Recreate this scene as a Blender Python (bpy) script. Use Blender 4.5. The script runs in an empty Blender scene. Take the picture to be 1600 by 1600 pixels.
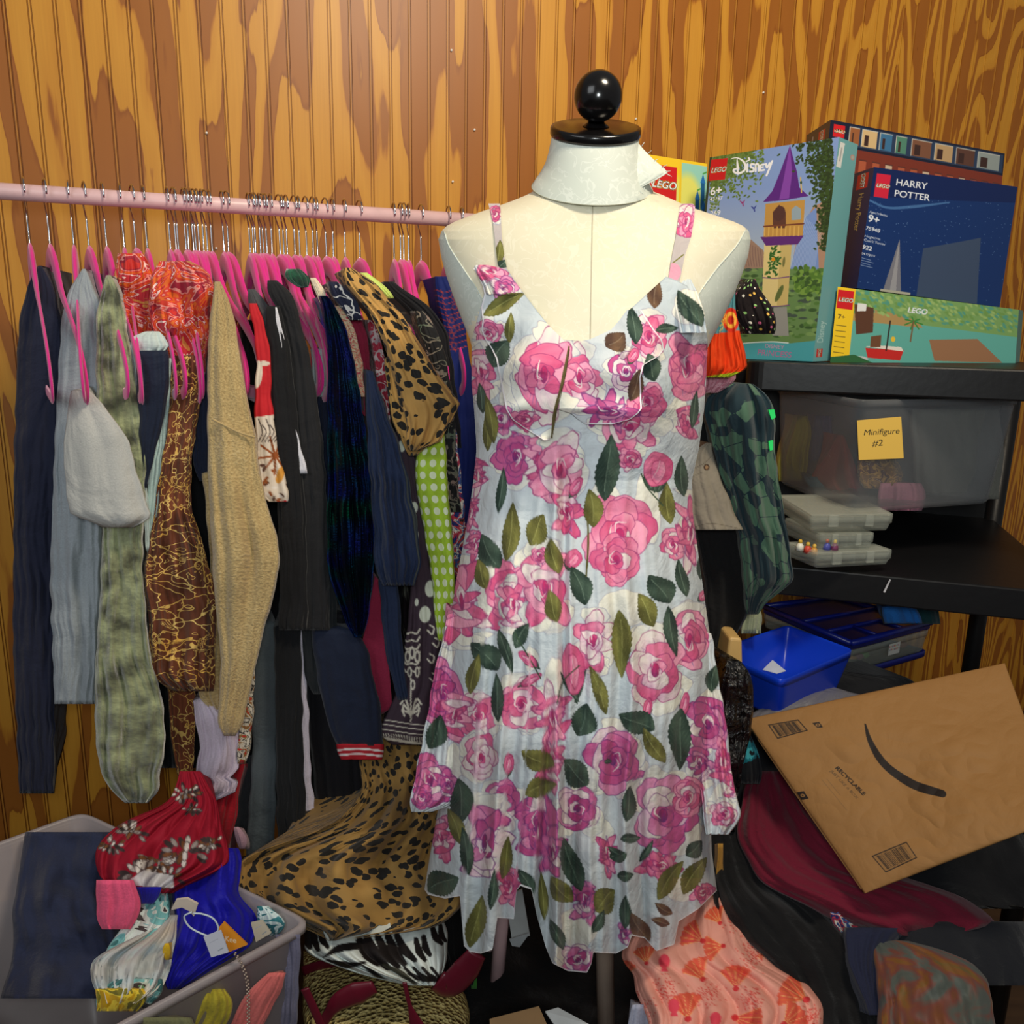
import bpy, math, random
import numpy as np
from mathutils import Matrix, Vector
C = bpy.context.scene.collection
SC = bpy.context.scene
rng = np.random.default_rng(7)
random.seed(7)
# ---------------------------------------------------------------- camera
PITCH, ROLL, F = math.radians(13.0), math.radians(1.12), 1290.0
CAM = np.array([0.0, 0.0, 1.27])
fw = np.array([0, math.cos(PITCH), -math.sin(PITCH)])
r0 = np.array([1.0, 0, 0]); u0 = np.array([0, math.sin(PITCH), math.cos(PITCH)])
rt = r0 * math.cos(ROLL) + u0 * math.sin(ROLL)
up = u0 * math.cos(ROLL) - r0 * math.sin(ROLL)
cd = bpy.data.cameras.new('camera'); cam = bpy.data.objects.new('camera', cd); C.objects.link(cam)
cd.lens = 36 * F / 1600; cd.sensor_width = 36; cd.clip_start = 0.02
M = Matrix.Identity(4)
for i in range(3):
    M[i][0] = rt[i]; M[i][1] = up[i]; M[i][2] = -fw[i]; M[i][3] = CAM[i]
cam.matrix_world = M
SC.camera = cam
# ---------------------------------------------------------------- world, lights, exposure
w = bpy.data.worlds.new('world'); SC.world = w; w.use_nodes = True
w.node_tree.nodes['Background'].inputs[0].default_value = (0.95, 0.97, 1.0, 1)
w.node_tree.nodes['Background'].inputs[1].default_value = 0.17
def area(name, loc, target, size, power, col, shape='DISK'):
    l = bpy.data.lights.new(name, 'AREA'); l.shape = shape; l.size = size; l.energy = power; l.color = col
    o = bpy.data.objects.new(name, l); C.objects.link(o); o.location = loc
    o.rotation_euler = (Vector(target) - Vector(loc)).to_track_quat('-Z', 'Y').to_euler(); return o
area('ring_light', (0.03, -0.12, 1.36), (0.1, 1.1, 1.15), 0.16, 8, (0.93, 1.0, 1.0))
area('ceiling_lamp', (0.6, 0.3, 2.6), (0.2, 2.0, 2.1), 0.45, 46, (1.0, 0.86, 0.66))
area('left_soft_fill', (-1.6, -0.9, 2.3), (-0.1, 1.6, 1.6), 1.3, 21, (0.95, 0.98, 1.0), 'SQUARE')  # added soft cool fill from the upper left, not a seen window
SC.view_settings.view_transform = 'Standard'; SC.view_settings.look = 'None'
SC.view_settings.exposure = -0.45; SC.view_settings.gamma = 1; SC.view_settings.use_curve_mapping = False
SC.cycles.max_bounces = 6; SC.cycles.transparent_max_bounces = 16
SC.cycles.use_denoising = True
# ---------------------------------------------------------------- geometry helpers
def P(px, py, Y):
    px, py, Y = np.broadcast_arrays(np.asarray(px, float), np.asarray(py, float), np.asarray(Y, float))
    d = fw[None] + ((px.ravel() - 800) / F)[:, None] * rt[None] + ((800 - py.ravel()) / F)[:, None] * up[None]
    p = CAM + d * (Y.ravel() / d[:, 1])[:, None]
    return p.reshape(px.shape + (3,))
def proj(p):
    v = np.asarray(p, float) - CAM; z = v @ fw
    return 800 + F * (v @ rt) / z, 800 - F * (v @ up) / z
def lin(c):
    c = np.asarray(c, float) / 255.0
    return np.where(c <= 0.04045, c / 12.92, ((c + 0.055) / 1.055) ** 2.4)
def hexc(h): return tuple(int(h[i:i + 2], 16) for i in (0, 2, 4))
def mkmesh(name, V, faces, mats, parent=None, uv=None, col=None, smooth=True, midx=None, alpha=None):
    V = np.ascontiguousarray(V, dtype=np.float32).reshape(-1, 3)
    me = bpy.data.meshes.new(name)
    if isinstance(faces, np.ndarray):
        nf, k = faces.shape
        me.vertices.add(len(V)); me.vertices.foreach_set('co', V.ravel())
        me.loops.add(nf * k); me.loops.foreach_set('vertex_index', faces.astype(np.int32).ravel())
        me.polygons.add(nf); me.polygons.foreach_set('loop_start', np.arange(0, nf * k, k, dtype=np.int32))
        me.update(calc_edges=True)
    else:
        me.from_pydata([tuple(map(float, v)) for v in V], [], [tuple(int(i) for i in f) for f in faces])
    me.validate()
    li = np.empty(len(me.loops), dtype=np.int32); me.loops.foreach_get('vertex_index', li)
    if uv is not None:
        l = me.uv_layers.new(name='UVMap'); l.data.foreach_set('uv', np.asarray(uv, np.float32).reshape(-1, 2)[li].ravel())
    if col is not None:
        a = me.color_attributes.new('print', 'FLOAT_COLOR', 'POINT')
        cc = np.ones((len(V), 4), np.float32); cc[:, :3] = np.asarray(col).reshape(-1, 3)
        if alpha is not None: cc[:, 3] = np.asarray(alpha).ravel()
        a.data.foreach_set('color', cc.ravel())
    me.polygons.foreach_set('use_smooth', np.full(len(me.polygons), bool(smooth)))
    if not isinstance(mats, (list, tuple)): mats = [mats]
    for m in mats: me.materials.append(m)
    if midx is not None: me.polygons.foreach_set('material_index', np.asarray(midx, np.int32))
    o = bpy.data.objects.new(name, me); C.objects.link(o)
    if parent: o.parent = parent
    return o
def tag(o, label, cat, group=None, kind=None):
    o['label'] = label; o['category'] = cat
    if group: o['group'] = group
    if kind: o['kind'] = kind
    return o
def thing(name, label, cat, group=None, loc=(0, 0, 0)):
    o = bpy.data.objects.new(name, None); C.objects.link(o); o.location = loc; o.empty_display_size = 0.05
    return tag(o, label, cat, group)
def structure(o): o['kind'] = 'structure'; return o
def gridfaces(R, N, wrap=False):
    i = np.arange(R - 1)[:, None]; j = np.arange(N if wrap else N - 1)[None]
    j2 = (j + 1) % N
    a = i * N + j; b = i * N + j2; c = (i + 1) * N + j2; d = (i + 1) * N + j
    return np.stack([a, d, c, b], -1).reshape(-1, 4)
def tubeV(path, rad, n=10, closed=False, flat=1.0, nrm=None):
    p = np.asarray(path, float); m = len(p)
    r = np.broadcast_to(np.asarray(rad, float), (m,))
    t = np.gradient(p, axis=0)
    if closed: t = (np.roll(p, -1, 0) - np.roll(p, 1, 0))
    t /= np.linalg.norm(t, axis=1)[:, None] + 1e-12
    if nrm is None:
        ref = np.array([0, 0, 1.0]) if abs(t[0][2]) < 0.9 else np.array([1.0, 0, 0])
        a = np.cross(t[0], ref); a /= np.linalg.norm(a); A = [a]
        for k in range(1, m):
            a = A[-1] - t[k] * (A[-1] @ t[k]); a /= np.linalg.norm(a) + 1e-12; A.append(a)
        A = np.array(A)
    else:
        A = np.broadcast_to(np.asarray(nrm, float), (m, 3)); A = A - t * np.sum(A * t, 1)[:, None]; A = A / np.linalg.norm(A, axis=1)[:, None]
    B = np.cross(t, A)
    th = np.linspace(0, 2 * math.pi, n, endpoint=False)
    V = p[:, None] + r[:, None, None] * (np.cos(th)[None, :, None] * A[:, None] * flat + np.sin(th)[None, :, None] * B[:, None])
    F_ = gridfaces(m, n, True)
    if closed:
        j = np.arange(n); j2 = (j + 1) % n
        F_ = np.vstack([F_, np.stack([(m - 1) * n + j, j, j2, (m - 1) * n + j2], -1)])
        return V.reshape(-1, 3), [tuple(f) for f in F_]
    return V.reshape(-1, 3), [tuple(f) for f in F_] + [tuple(range(n))[::1], tuple(range((m - 1) * n, m * n))[::-1]]
def tube(name, path, rad, mat, parent=None, **k):
    V, f = tubeV(path, rad, **k); return mkmesh(name, V, f, mat, parent)
def smoothpath(pts, n=40, closed=False):
    p = np.asarray(pts, float)
    if closed: p = np.vstack([p, p[:1]])
    d = np.r_[0, np.cumsum(np.linalg.norm(np.diff(p, axis=0), axis=1))]
    s = np.linspace(0, d[-1], n, endpoint=not closed)
    m = np.gradient(p, axis=0) / np.gradient(d)[:, None]
    i = np.clip(np.searchsorted(d, s, side='right') - 1, 0, len(p) - 2)
    h = (d[i + 1] - d[i])[:, None]; t = ((s - d[i])[:, None]) / h
    return ((2 * t**3 - 3 * t**2 + 1) * p[i] + (t**3 - 2 * t**2 + t) * h * m[i] + (-2 * t**3 + 3 * t**2) * p[i + 1] + (t**3 - t**2) * h * m[i + 1])
def snoise(x, seed, sc):
    r = np.random.default_rng(seed); v = np.zeros_like(np.asarray(x, float))
    for k in range(4):
        v += np.sin(np.asarray(x) / sc * (1.3 ** k + r.random()) + r.random() * 9) * (0.7 ** k)
    return v / 2.2
def noise2(x, y, seed, sc):
    r = np.random.default_rng(seed); v = 0
    for k in range(9):
        a = r.random() * 6.28; f = (0.6 + 1.6 * r.random()) / sc
        v = v + np.sin((x * math.cos(a) + y * math.sin(a)) * f + r.random() * 9 + 1.3 * np.sin((x * math.sin(a) - y * math.cos(a)) * f * .7 + k))
    return v / 4
# ---------------------------------------------------------------- paint (prints that belong to the cloth or the packaging)
class Cv:
    def __init__(s, x0, y0, x1, y1, k, bg):
        s.x0, s.y0, s.k = x0, y0, k; s.W = int((x1 - x0) * k); s.H = int((y1 - y0) * k)
        s.im = np.empty((s.H, s.W, 3), np.float32); s.im[:] = bg
    def win(s, cx0, cy0, cx1, cy1):
        i0 = max(0, int((cy0 - s.y0) * s.k) - 1); i1 = min(s.H, int((cy1 - s.y0) * s.k) + 2)
        j0 = max(0, int((cx0 - s.x0) * s.k) - 1); j1 = min(s.W, int((cx1 - s.x0) * s.k) + 2)
        if i1 <= i0 or j1 <= j0: return None
        Y, X = np.mgrid[i0:i1, j0:j1]
        return (slice(i0, i1), slice(j0, j1)), (X + .5) / s.k + s.x0, (Y + .5) / s.k + s.y0
    def put(s, sl, m, col):
        m = np.clip(m, 0, 1)[..., None]; s.im[sl] = s.im[sl] * (1 - m) + np.asarray(col, np.float32) * m
    def ell(s, cx, cy, rx, ry, ang, col, col2=None, edge=None, ew=1.0, soft=0.7, wob=0, seed=0, a=1.0):
        R = max(rx, ry) * (1.15 + wob) + 2; q = s.win(cx - R, cy - R, cx + R, cy + R)
        if q is None: return
        sl, X, Y = q; c, n = math.cos(ang), math.sin(ang)
        U = (X - cx) * c + (Y - cy) * n; V = -(X - cx) * n + (Y - cy) * c
        rr = np.sqrt((U / rx) ** 2 + (V / ry) ** 2) + 1e-6
        if wob:
            ph = np.arctan2(V / ry, U / rx); rr = rr / (1 + wob * (np.sin(3 * ph + seed) + .6 * np.sin(5 * ph + 2.1 * seed) + .5 * np.sin(8 * ph + seed * 3.3)) / 1.6)
        d = (1 - rr) * min(rx, ry)
        m = d / soft + .5
        if col2 is not None:
            t = np.clip(V / ry * .5 + .5 + .12 * np.sin(U / rx * 7 + seed), 0, 1)[..., None]
            cc = np.asarray(col, np.float32) * (1 - t) + np.asarray(col2, np.float32) * t
        else: cc = col
        s.put(sl, m * a, cc)
        if edge is not None: s.put(sl, (1 - np.abs(d - ew * .4) / ew) * (d > -.8) * .85 * a, edge)
    def poly(s, pts, col, soft=0.0, a=1.0):
        p = np.asarray(pts, float); q = s.win(p[:, 0].min(), p[:, 1].min(), p[:, 0].max(), p[:, 1].max())
        if q is None: return
        sl, X, Y = q; ins = np.zeros(X.shape, bool)
        for (xa, ya), (xb, yb) in zip(p, np.roll(p, -1, 0)):
            if ya == yb: continue
            ins ^= ((ya > Y) != (yb > Y)) & (X < (xb - xa) * (Y - ya) / (yb - ya) + xa)
        s.put(sl, ins * a, col)
    def stroke(s, pts, w, col, a=1.0, smooth=True):
        p = np.asarray(pts, float)
        if smooth and len(p) > 2: p = smoothpath(p, len(p) * 5)
        wv = np.broadcast_to(np.asarray(w, float), (len(p),)) if np.ndim(w) == 0 else np.interp(np.linspace(0, 1, len(p)), np.linspace(0, 1, len(w)), w)
        R = wv.max() + 1; q = s.win(p[:, 0].min() - R, p[:, 1].min() - R, p[:, 0].max() + R, p[:, 1].max() + R)
        if q is None: return
        sl, X, Y = q; m = np.zeros(X.shape)
        for k in range(len(p) - 1):
            dx, dy = p[k + 1] - p[k]; L = dx * dx + dy * dy + 1e-9
            t = np.clip(((X - p[k, 0]) * dx + (Y - p[k, 1]) * dy) / L, 0, 1)
            d = np.hypot(X - p[k, 0] - t * dx, Y - p[k, 1] - t * dy)
            m = np.maximum(m, np.clip((wv[k] / 2 - d) * s.k + .5, 0, 1))
        s.put(sl, m * a, col)
    def text(s, body, x, y, size, col, ang=0.0, shear=0.0, offset=0.0, sx=1.0, up=False):
        T = text_tris(body, shear, 0.0)
        if T is None: return
        T = T * [size * sx, -size]
        if offset > 0:   # a bolder stroke: the letters drawn again, shifted all round
            o_ = offset * size; T = np.concatenate([T + [o_ * math.cos(a), o_ * math.sin(a)] for a in np.arange(8) * .7854] + [T])
        c, n = math.cos(ang), math.sin(ang)
        T = np.stack([T[..., 0] * c - T[..., 1] * n + x, T[..., 0] * n + T[..., 1] * c + y], -1)
        q = s.win(T[..., 0].min(), T[..., 1].min(), T[..., 0].max(), T[..., 1].max())
        if q is None: return
        sl, X, Y = q; ins = np.zeros(X.shape)
        xo, yo = X[0, 0], Y[0, 0]
        for t in T:
            j0 = max(0, int((t[:, 0].min() - xo) * s.k) - 1); j1 = int((t[:, 0].max() - xo) * s.k) + 2
            i0 = max(0, int((t[:, 1].min() - yo) * s.k) - 1); i1 = int((t[:, 1].max() - yo) * s.k) + 2
            XX, YY = X[i0:i1, j0:j1], Y[i0:i1, j0:j1]
            if XX.size == 0: continue
            e = []
            for k in range(3):
                a_, b_ = t[k], t[(k + 1) % 3]; e.append((b_[0] - a_[0]) * (YY - a_[1]) - (b_[1] - a_[1]) * (XX - a_[0]))
            mn = np.minimum(np.minimum(e[0], e[1]), e[2]); mx = np.maximum(np.maximum(e[0], e[1]), e[2])
            ins[i0:i1, j0:j1] = np.maximum(ins[i0:i1, j0:j1], ((mn >= 0) | (mx <= 0)) * 1.0)
        s.put(sl, ins, col)
    def leaf(s, cx, cy, w_, l_, ang, kind='D', seed=0):
        # ang: direction of the tip, degrees, 90 = straight up in the picture of the cloth
        R = max(w_, l_) * 1.3; q = s.win(cx - R, cy - R, cx + R, cy + R)
        if q is None: return
        sl, X, Y = q; a = math.radians(ang); dx, dy = math.cos(a), -math.sin(a)
        U = ((X - cx) * dx + (Y - cy) * dy) / l_; V = (-(X - cx) * dy + (Y - cy) * dx) / w_
        V = V - 0.18 * np.sin(U * 2 + seed)
        prof = np.clip(1 - np.abs(U * .97 + .12 * (1 - U * U)) ** 1.9, 0, 1) * (1 + .05 * np.sin(U * 34 + seed))
        d = (prof - np.abs(V)) * w_
        d = np.where(np.abs(U) > 1, -9, d)
        cols = {'D': ((46, 62, 54), (84, 104, 88), (150, 172, 150)), 'O': ((92, 90, 48), (142, 140, 74), (196, 196, 120)), 'B': ((84, 62, 52), (128, 98, 72), (180, 160, 130))}[kind]
        t = np.clip(.5 + .5 * np.sin(V * 2.2 + U * 3 + seed) + .25 * np.sign(V), 0, 1)[..., None]
        cc = np.asarray(cols[0]) * (1 - t * .75) + np.asarray(cols[1]) * t * .75
        st = (np.abs(np.sin((U * 5 + np.abs(V) * 3.2) * 3.1)) < .10)[..., None] * .22
        cc = cc * (1 - st) + np.asarray(cols[2]) * st
        s.put(sl, d / .8 + .5, cc)
        s.put(sl, (1 - np.abs(d - .5) / 1.0) * (d > -.6) * .5, np.asarray(cols[0]) * .7)
        s.put(sl, (1 - np.abs(V + .04) * w_ / 1.0) * (np.abs(U) < .72) * .65, cols[2])
    def rose(s, cx, cy, rx, ry, ang=0, cream=1, seed=0, tone=0, open_=1):
        r = np.random.default_rng(seed + int(cx * 7 + cy)); a0 = math.radians(ang)
        def pt(rad, th): 
            x, y = rad * rx * math.cos(th), rad * ry * math.sin(th)
            return cx + x * math.cos(a0) - y * math.sin(a0), cy + x * math.sin(a0) + y * math.cos(a0)
        P1 = [(228, 124, 158), (214, 92, 136), (242, 162, 188)]; dk = (148, 58, 112); hot = (202, 52, 106)
        if tone: P1 = [(208, 100, 152), (192, 80, 138), (226, 146, 184)]; dk = (112, 56, 118); hot = (170, 48, 108)
        if cream:
            for k in range(4 + cream):
                th = r.random() * 6.28; x, y = pt(.85, th)
                s.ell(x, y, rx * (.5 + .2 * r.random()), ry * (.42 + .2 * r.random()), th + a0, (232, 229, 212), (214, 214, 210), (150, 150, 172), .8, wob=.12, seed=k * 1.7 + seed)
        for ring, (rad, sz, n) in enumerate(((.58, .52, 5), (.42, .46, 4), (.25, .36, 3), (.1, .25, 2))):
            o = r.random() * 6.28
            for k in range(n):
                th = o + 6.28 * k / n + r.normal() * .18; x, y = pt(rad, th)
                c1 = np.array(P1[r.integers(3)], float); c2 = np.array(P1[r.integers(3)], float)
                if ring >= 2: c2 = c2 * .5 + np.array(hot) * .5
                if r.random() < .2 * (cream + .4): c1 = np.array([236, 226, 216.]); c2 = np.array([220, 180, 200.])
                s.ell(x, y, rx * sz * (1 + .15 * r.random()), ry * sz * (.8 + .2 * r.random()), th + a0 + 1.57 * (r.random() < .5), c1, c2, dk, 1.0, wob=.09, seed=k + ring * 3 + seed)
            if ring == 0:
                for k in range(6):
                    th = r.random() * 6.28; x, y = pt(.8, th); x2, y2 = pt(.45, th + .5); x3, y3 = pt(.7, th + 1.0)
                    s.stroke([(x, y), (x2, y2), (x3, y3)], [.6, 2.6, .6], [(136, 92, 150), (120, 112, 156), (240, 232, 232)][k % 3], .7)
        s.ell(cx, cy, rx * .16, ry * .18, a0, hot, dk, dk, .8)
        for k in range(2):
            th = r.random() * 6.28; x, y = pt(.12, th); x2, y2 = pt(.3, th + .9); x3, y3 = pt(.36, th + 1.9)
            s.stroke([(x, y), (x2, y2), (x3, y3)], [.6, 2.6, .6], (240, 226, 222), .9)
    def bud(s, cx, cy, rx, ry, ang=90, seed=0, green=1):
        a = math.radians(ang); dx, dy = math.cos(a), -math.sin(a)
        if green:
            for q in (-.5, 0, .5): s.leaf(cx - dx * ry * .7 + dy * q * rx, cy - dy * ry * .7 - dx * q * rx, rx * .3, ry * .7, ang + q * 50, 'D', seed)
        s.ell(cx, cy, ry, rx, -a, (232, 128, 162), (206, 84, 128), (168, 58, 104), .9, wob=.06, seed=seed)
        s.ell(cx + dx * 1, cy + rx * .15, ry * .7, rx * .5, -a, (224, 104, 148), (240, 160, 186), (168, 58, 104), .8, wob=.08, seed=seed + 1)
        s.stroke([(cx - dx * ry * .6 + dy * rx * .3, cy - dy * ry * .6), (cx, cy), (cx + dx * ry * .7, cy + dy * ry * .5)], [.5, 1.5, .5], (238, 206, 214), .8)
    def sample(s, x, y):
        fx = np.clip((np.asarray(x) - s.x0) * s.k - .5, 0, s.W - 1.001); fy = np.clip((np.asarray(y) - s.y0) * s.k - .5, 0, s.H - 1.001)
        i, j = fy.astype(int), fx.astype(int); a = (fy - i)[..., None]; b = (fx - j)[..., None]
        c = s.im[i, j] * (1 - a) * (1 - b) + s.im[i, j + 1] * (1 - a) * b + s.im[i + 1, j] * a * (1 - b) + s.im[i + 1, j + 1] * a * b
        return lin(c)
_tc = {}
def text_tris(body, shear, offset):
    key = (body, shear, offset)
    if key in _tc: return _tc[key]
    cu = bpy.data.curves.new('t', 'FONT'); cu.body = body; cu.size = 1; cu.shear = shear; cu.offset = offset
    ob = bpy.data.objects.new('t', cu); C.objects.link(ob)
    dg = bpy.context.evaluated_depsgraph_get(); me = bpy.data.meshes.new_from_object(ob.evaluated_get(dg))
    me.calc_loop_triangles()
    v = np.array([q.co[:2] for q in me.vertices]); t = np.array([list(q.vertices) for q in me.loop_triangles])
    bpy.data.objects.remove(ob); bpy.data.curves.remove(cu); bpy.data.meshes.remove(me)
    _tc[key] = v[t] if len(t) else None
    return _tc[key]
# ---------------------------------------------------------------- materials
class N:
    def __init__(s, name):
        s.m = bpy.data.materials.new(name); s.m.use_nodes = True; s.t = s.m.node_tree; s.b = s.t.nodes['Principled BSDF']
    def n(s, typ, **k):
        x = s.t.nodes.new(typ)
        for a, v in k.items():
            if a.startswith('i_'): x.inputs[a[2:].replace('_', ' ')].default_value = v
            else: setattr(x, a, v)
        return x
    def l(s, a, b): s.t.links.new(a, b)
    def math(s, op, a, b=0.0, c=0.0):
        x = s.n('ShaderNodeMath', operation=op)
        for i, v in enumerate((a, b, c)):
            if hasattr(v, 'default_value') or hasattr(v, 'is_linked'): s.l(v, x.inputs[i])
            else: x.inputs[i].default_value = v
        return x.outputs[0]
    def ramp(s, fac, stops, interp='LINEAR'):
        x = s.n('ShaderNodeValToRGB'); e = x.color_ramp.elements; x.color_ramp.interpolation = interp
        while len(e) > 1: e.remove(e[0])
        e[0].position = stops[0][0]; e[0].color = (*lin(stops[0][1]), 1)
        for p, c in stops[1:]: q = e.new(p); q.color = (*lin(c), 1)
        s.l(fac, x.inputs[0]); return x.outputs[0]
    def mix(s, fac, a, b):
        x = s.n('ShaderNodeMix', data_type='RGBA')
        if isinstance(fac, float): x.inputs[0].default_value = fac
        else: s.l(fac, x.inputs[0])
        for i, v in ((6, a), (7, b)):
            if isinstance(v, tuple): x.inputs[i].default_value = (*lin(v), 1)
            else: s.l(v, x.inputs[i])
        return x.outputs[2]
    def coord(s, sx=1, sy=1, sz=1, kind='UV'):
        tc = s.n('ShaderNodeTexCoord'); mp = s.n('ShaderNodeMapping'); mp.inputs['Scale'].default_value = (sx, sy, sz)
        s.l(tc.outputs[kind], mp.inputs[0]); return mp.outputs[0]
    def noise(s, vec, scale, detail=3, dist=0.0, rough=.5):
        x = s.n('ShaderNodeTexNoise', i_Scale=scale, i_Detail=detail, i_Distortion=dist, i_Roughness=rough)
        if vec is not None: s.l(vec, x.inputs['Vector'])
        return x.outputs[0]
    def bump(s, h, strength=.3, dist=.01):
        x = s.n('ShaderNodeBump', i_Strength=strength, i_Distance=dist); s.l(h, x.inputs['Height']); s.l(x.outputs[0], s.b.inputs['Normal'])
    def done(s, col=None, rough=.8, spec=.3, sheen=0.0, metal=0.0):
        if col is not None:
            if isinstance(col, tuple): s.b.inputs['Base Color'].default_value = (*lin(col), 1)
            else: s.l(col, s.b.inputs['Base Color'])
        s.b.inputs['Roughness'].default_value = rough; s.b.inputs['Specular IOR Level'].default_value = spec
        s.b.inputs['Sheen Weight'].default_value = sheen; s.b.inputs['Metallic'].default_value = metal
        return s.m
_mc = {}
def cloth(h, rough=.85, sheen=.12, wr=.5, weave=1):
    key = (h, rough, sheen, wr)
    if key in _mc: return _mc[key]
    n = N('cloth_' + h); c = hexc(h); uv = n.coord()
    big = n.noise(uv, 9, 4, .6); fine = n.noise(uv, 420, 2)
    dk = tuple(v * .82 for v in c); col = n.mix(n.math('MULTIPLY', fine, .7), tuple(min(255, v * 1.1) for v in c), dk)
    n.bump(n.math('ADD', n.math('MULTIPLY', big, 1.0), n.math('MULTIPLY', fine, .03)), wr, .03)
    _mc[key] = n.done(col, rough, .2, sheen); return _mc[key]
def leopard(name, base, spot=(34, 32, 30), sc=75, thr=.34, st=.8):
    n = N(name); uv = n.coord(1, st, 1); wob = n.noise(uv, 60, 2)
    vm = n.n('ShaderNodeVectorMath', operation='SCALE'); vm.inputs[3].default_value = .012
    nn = n.n('ShaderNodeTexNoise', i_Scale=70.0); n.l(uv, nn.inputs['Vector']); n.l(nn.outputs[1], vm.inputs[0])
    ad = n.n('ShaderNodeVectorMath', operation='ADD'); n.l(uv, ad.inputs[0]); n.l(vm.outputs[0], ad.inputs[1])
    v = n.n('ShaderNodeTexVoronoi', i_Scale=float(sc), i_Randomness=.85); n.l(ad.outputs[0], v.inputs['Vector'])
    thrn = n.math('ADD', n.math('MULTIPLY', wob, .22), thr - .11)
    m = n.math('LESS_THAN', v.outputs['Distance'], thrn)
    bg = n.ramp(n.noise(uv, 14, 3), [(.3, tuple(b * .86 for b in base)), (.7, tuple(min(255, b * 1.08) for b in base))])
    n.bump(n.noise(uv, 11, 3, .5), .35, .03)
    return n.done(n.mix(m, bg, spot), .75, .2, .1)
def swirl(name, cols, sc=20, dist=6.0, interp='CONSTANT', yst=1.0, rough=.6, detail=3):
    n = N(name); uv = n.coord(1, yst, 1)
    wv = n.noise(uv, sc, detail, dist)
    col = n.ramp(wv, cols, interp); n.bump(n.noise(uv, 12, 3, .5), .4, .03)
    return n.done(col, rough, .25, .1)
def lines(name, base, line, sc=30, w_=.06, extra=None, base2=None):
    n = N(name); uv = n.coord(); v = n.n('ShaderNodeTexVoronoi', feature='DISTANCE_TO_EDGE', i_Scale=float(sc)); 
    vm = n.n('ShaderNodeVectorMath', operation='SCALE'); vm.inputs[3].default_value = .06
    nn = n.n('ShaderNodeTexNoise', i_Scale=35.0); n.l(uv, nn.inputs['Vector']); n.l(nn.outputs[1], vm.inputs[0])
    ad = n.n('ShaderNodeVectorMath', operation='ADD'); n.l(uv, ad.inputs[0]); n.l(vm.outputs[0], ad.inputs[1]); n.l(ad.outputs[0], v.inputs['Vector'])
    m = n.math('LESS_THAN', v.outputs['Distance'], w_)
    v2 = n.n('ShaderNodeTexVoronoi', i_Scale=float(sc * 2.3)); n.l(ad.outputs[0], v2.inputs['Vector'])
    d2 = v2.outputs['Distance']; ring = n.math('MULTIPLY', n.math('GREATER_THAN', d2, .26), n.math('LESS_THAN', d2, .34))
    gate = n.math('GREATER_THAN', n.noise(uv, 17, 2), .52)
    dot = n.math('MULTIPLY', n.math('LESS_THAN', d2, .15), n.math('LESS_THAN', n.noise(uv, 21, 2), .47))
    mm = n.math('MAXIMUM', n.math('MAXIMUM', m, n.math('MULTIPLY', ring, gate)), dot)
    bg = n.ramp(n.noise(uv, 9, 3, 1), [(.35, base), (.65, base2 or base)])
    ln = n.ramp(n.noise(uv, 25, 2), [(.35, line), (.7, extra or line)])
    n.bump(n.noise(uv, 12, 3, .5), .4, .03)
    return n.done(n.mix(mm, bg, ln), .65, .25, .1)
def dots(name, base, dot, sc=55, r=.28, rnd=0.0, palette=False, sy=.6):
    n = N(name); uv = n.coord(1, sy, 1); v = n.n('ShaderNodeTexVoronoi', i_Scale=float(sc), i_Randomness=rnd); n.l(uv, v.inputs['Vector'])
    m = n.math('LESS_THAN', v.outputs['Distance'], r)
    c = dot
    if palette:
        sp = n.n('ShaderNodeSeparateColor'); n.l(v.outputs['Color'], sp.inputs[0])
        c = n.ramp(sp.outputs[0], [(0, (240, 190, 90)), (.25, (230, 110, 150)), (.5, (150, 200, 120)), (.75, (230, 225, 210))], 'CONSTANT')
    bg = n.ramp(n.noise(uv, 90, 3), [(.3, tuple(b * .85 for b in base)), (.7, base)])
    n.bump(n.noise(uv, 14, 3, .5), .3, .03)
    return n.done(n.mix(m, bg, c), .8, .2, .05)
def camo():
    n = N('camo_jersey'); uv = n.coord(1.1, .8, 1); v = n.n('ShaderNodeTexVoronoi', distance='MANHATTAN', i_Scale=42.0); n.l(uv, v.inputs['Vector'])
    sp = n.n('ShaderNodeSeparateColor'); n.l(v.outputs['Color'], sp.inputs[0])
    ed = n.n('ShaderNodeTexVoronoi', feature='DISTANCE_TO_EDGE', i_Scale=42.0); n.l(uv, ed.inputs['Vector'])
    m = n.math('MULTIPLY', n.math('GREATER_THAN', sp.outputs[0], .56), n.math('GREATER_THAN', ed.outputs[0], .02))
    n.bump(n.noise(uv, 500, 2), .1, .002)
    return n.done(n.mix(m, (30, 50, 58), (76, 108, 88)), .8, .2, .15)
def plain(name, c, rough=.5, metal=0.0, spec=.5, bumpsc=0, bs=.1, var=.08):
    n = N(name); co = n.coord(kind='Object'); nz = n.noise(co, 30, 3)
    col = n.mix(nz, tuple(v * (1 - var) for v in c), tuple(min(255, v * (1 + var)) for v in c))
    if bumpsc: n.bump(n.noise(co, bumpsc, 3), bs, .003)
    return n.done(col, rough, spec, 0, metal)
def printed(name, rough=.75, spec=.25, wr=.35, alpha=False, sheen=0.0, wsc=14):
    n = N(name); a = n.n('ShaderNodeAttribute', attribute_name='print'); n.l(a.outputs['Color'], n.b.inputs['Base Color'])
    if wr: n.bump(n.noise(n.coord(kind='Object'), wsc, 4, .4), wr, .02)
    m = n.done(None, rough, spec, sheen)
    if alpha: n.l(a.outputs['Alpha'], n.b.inputs['Alpha'])
    return m
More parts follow.
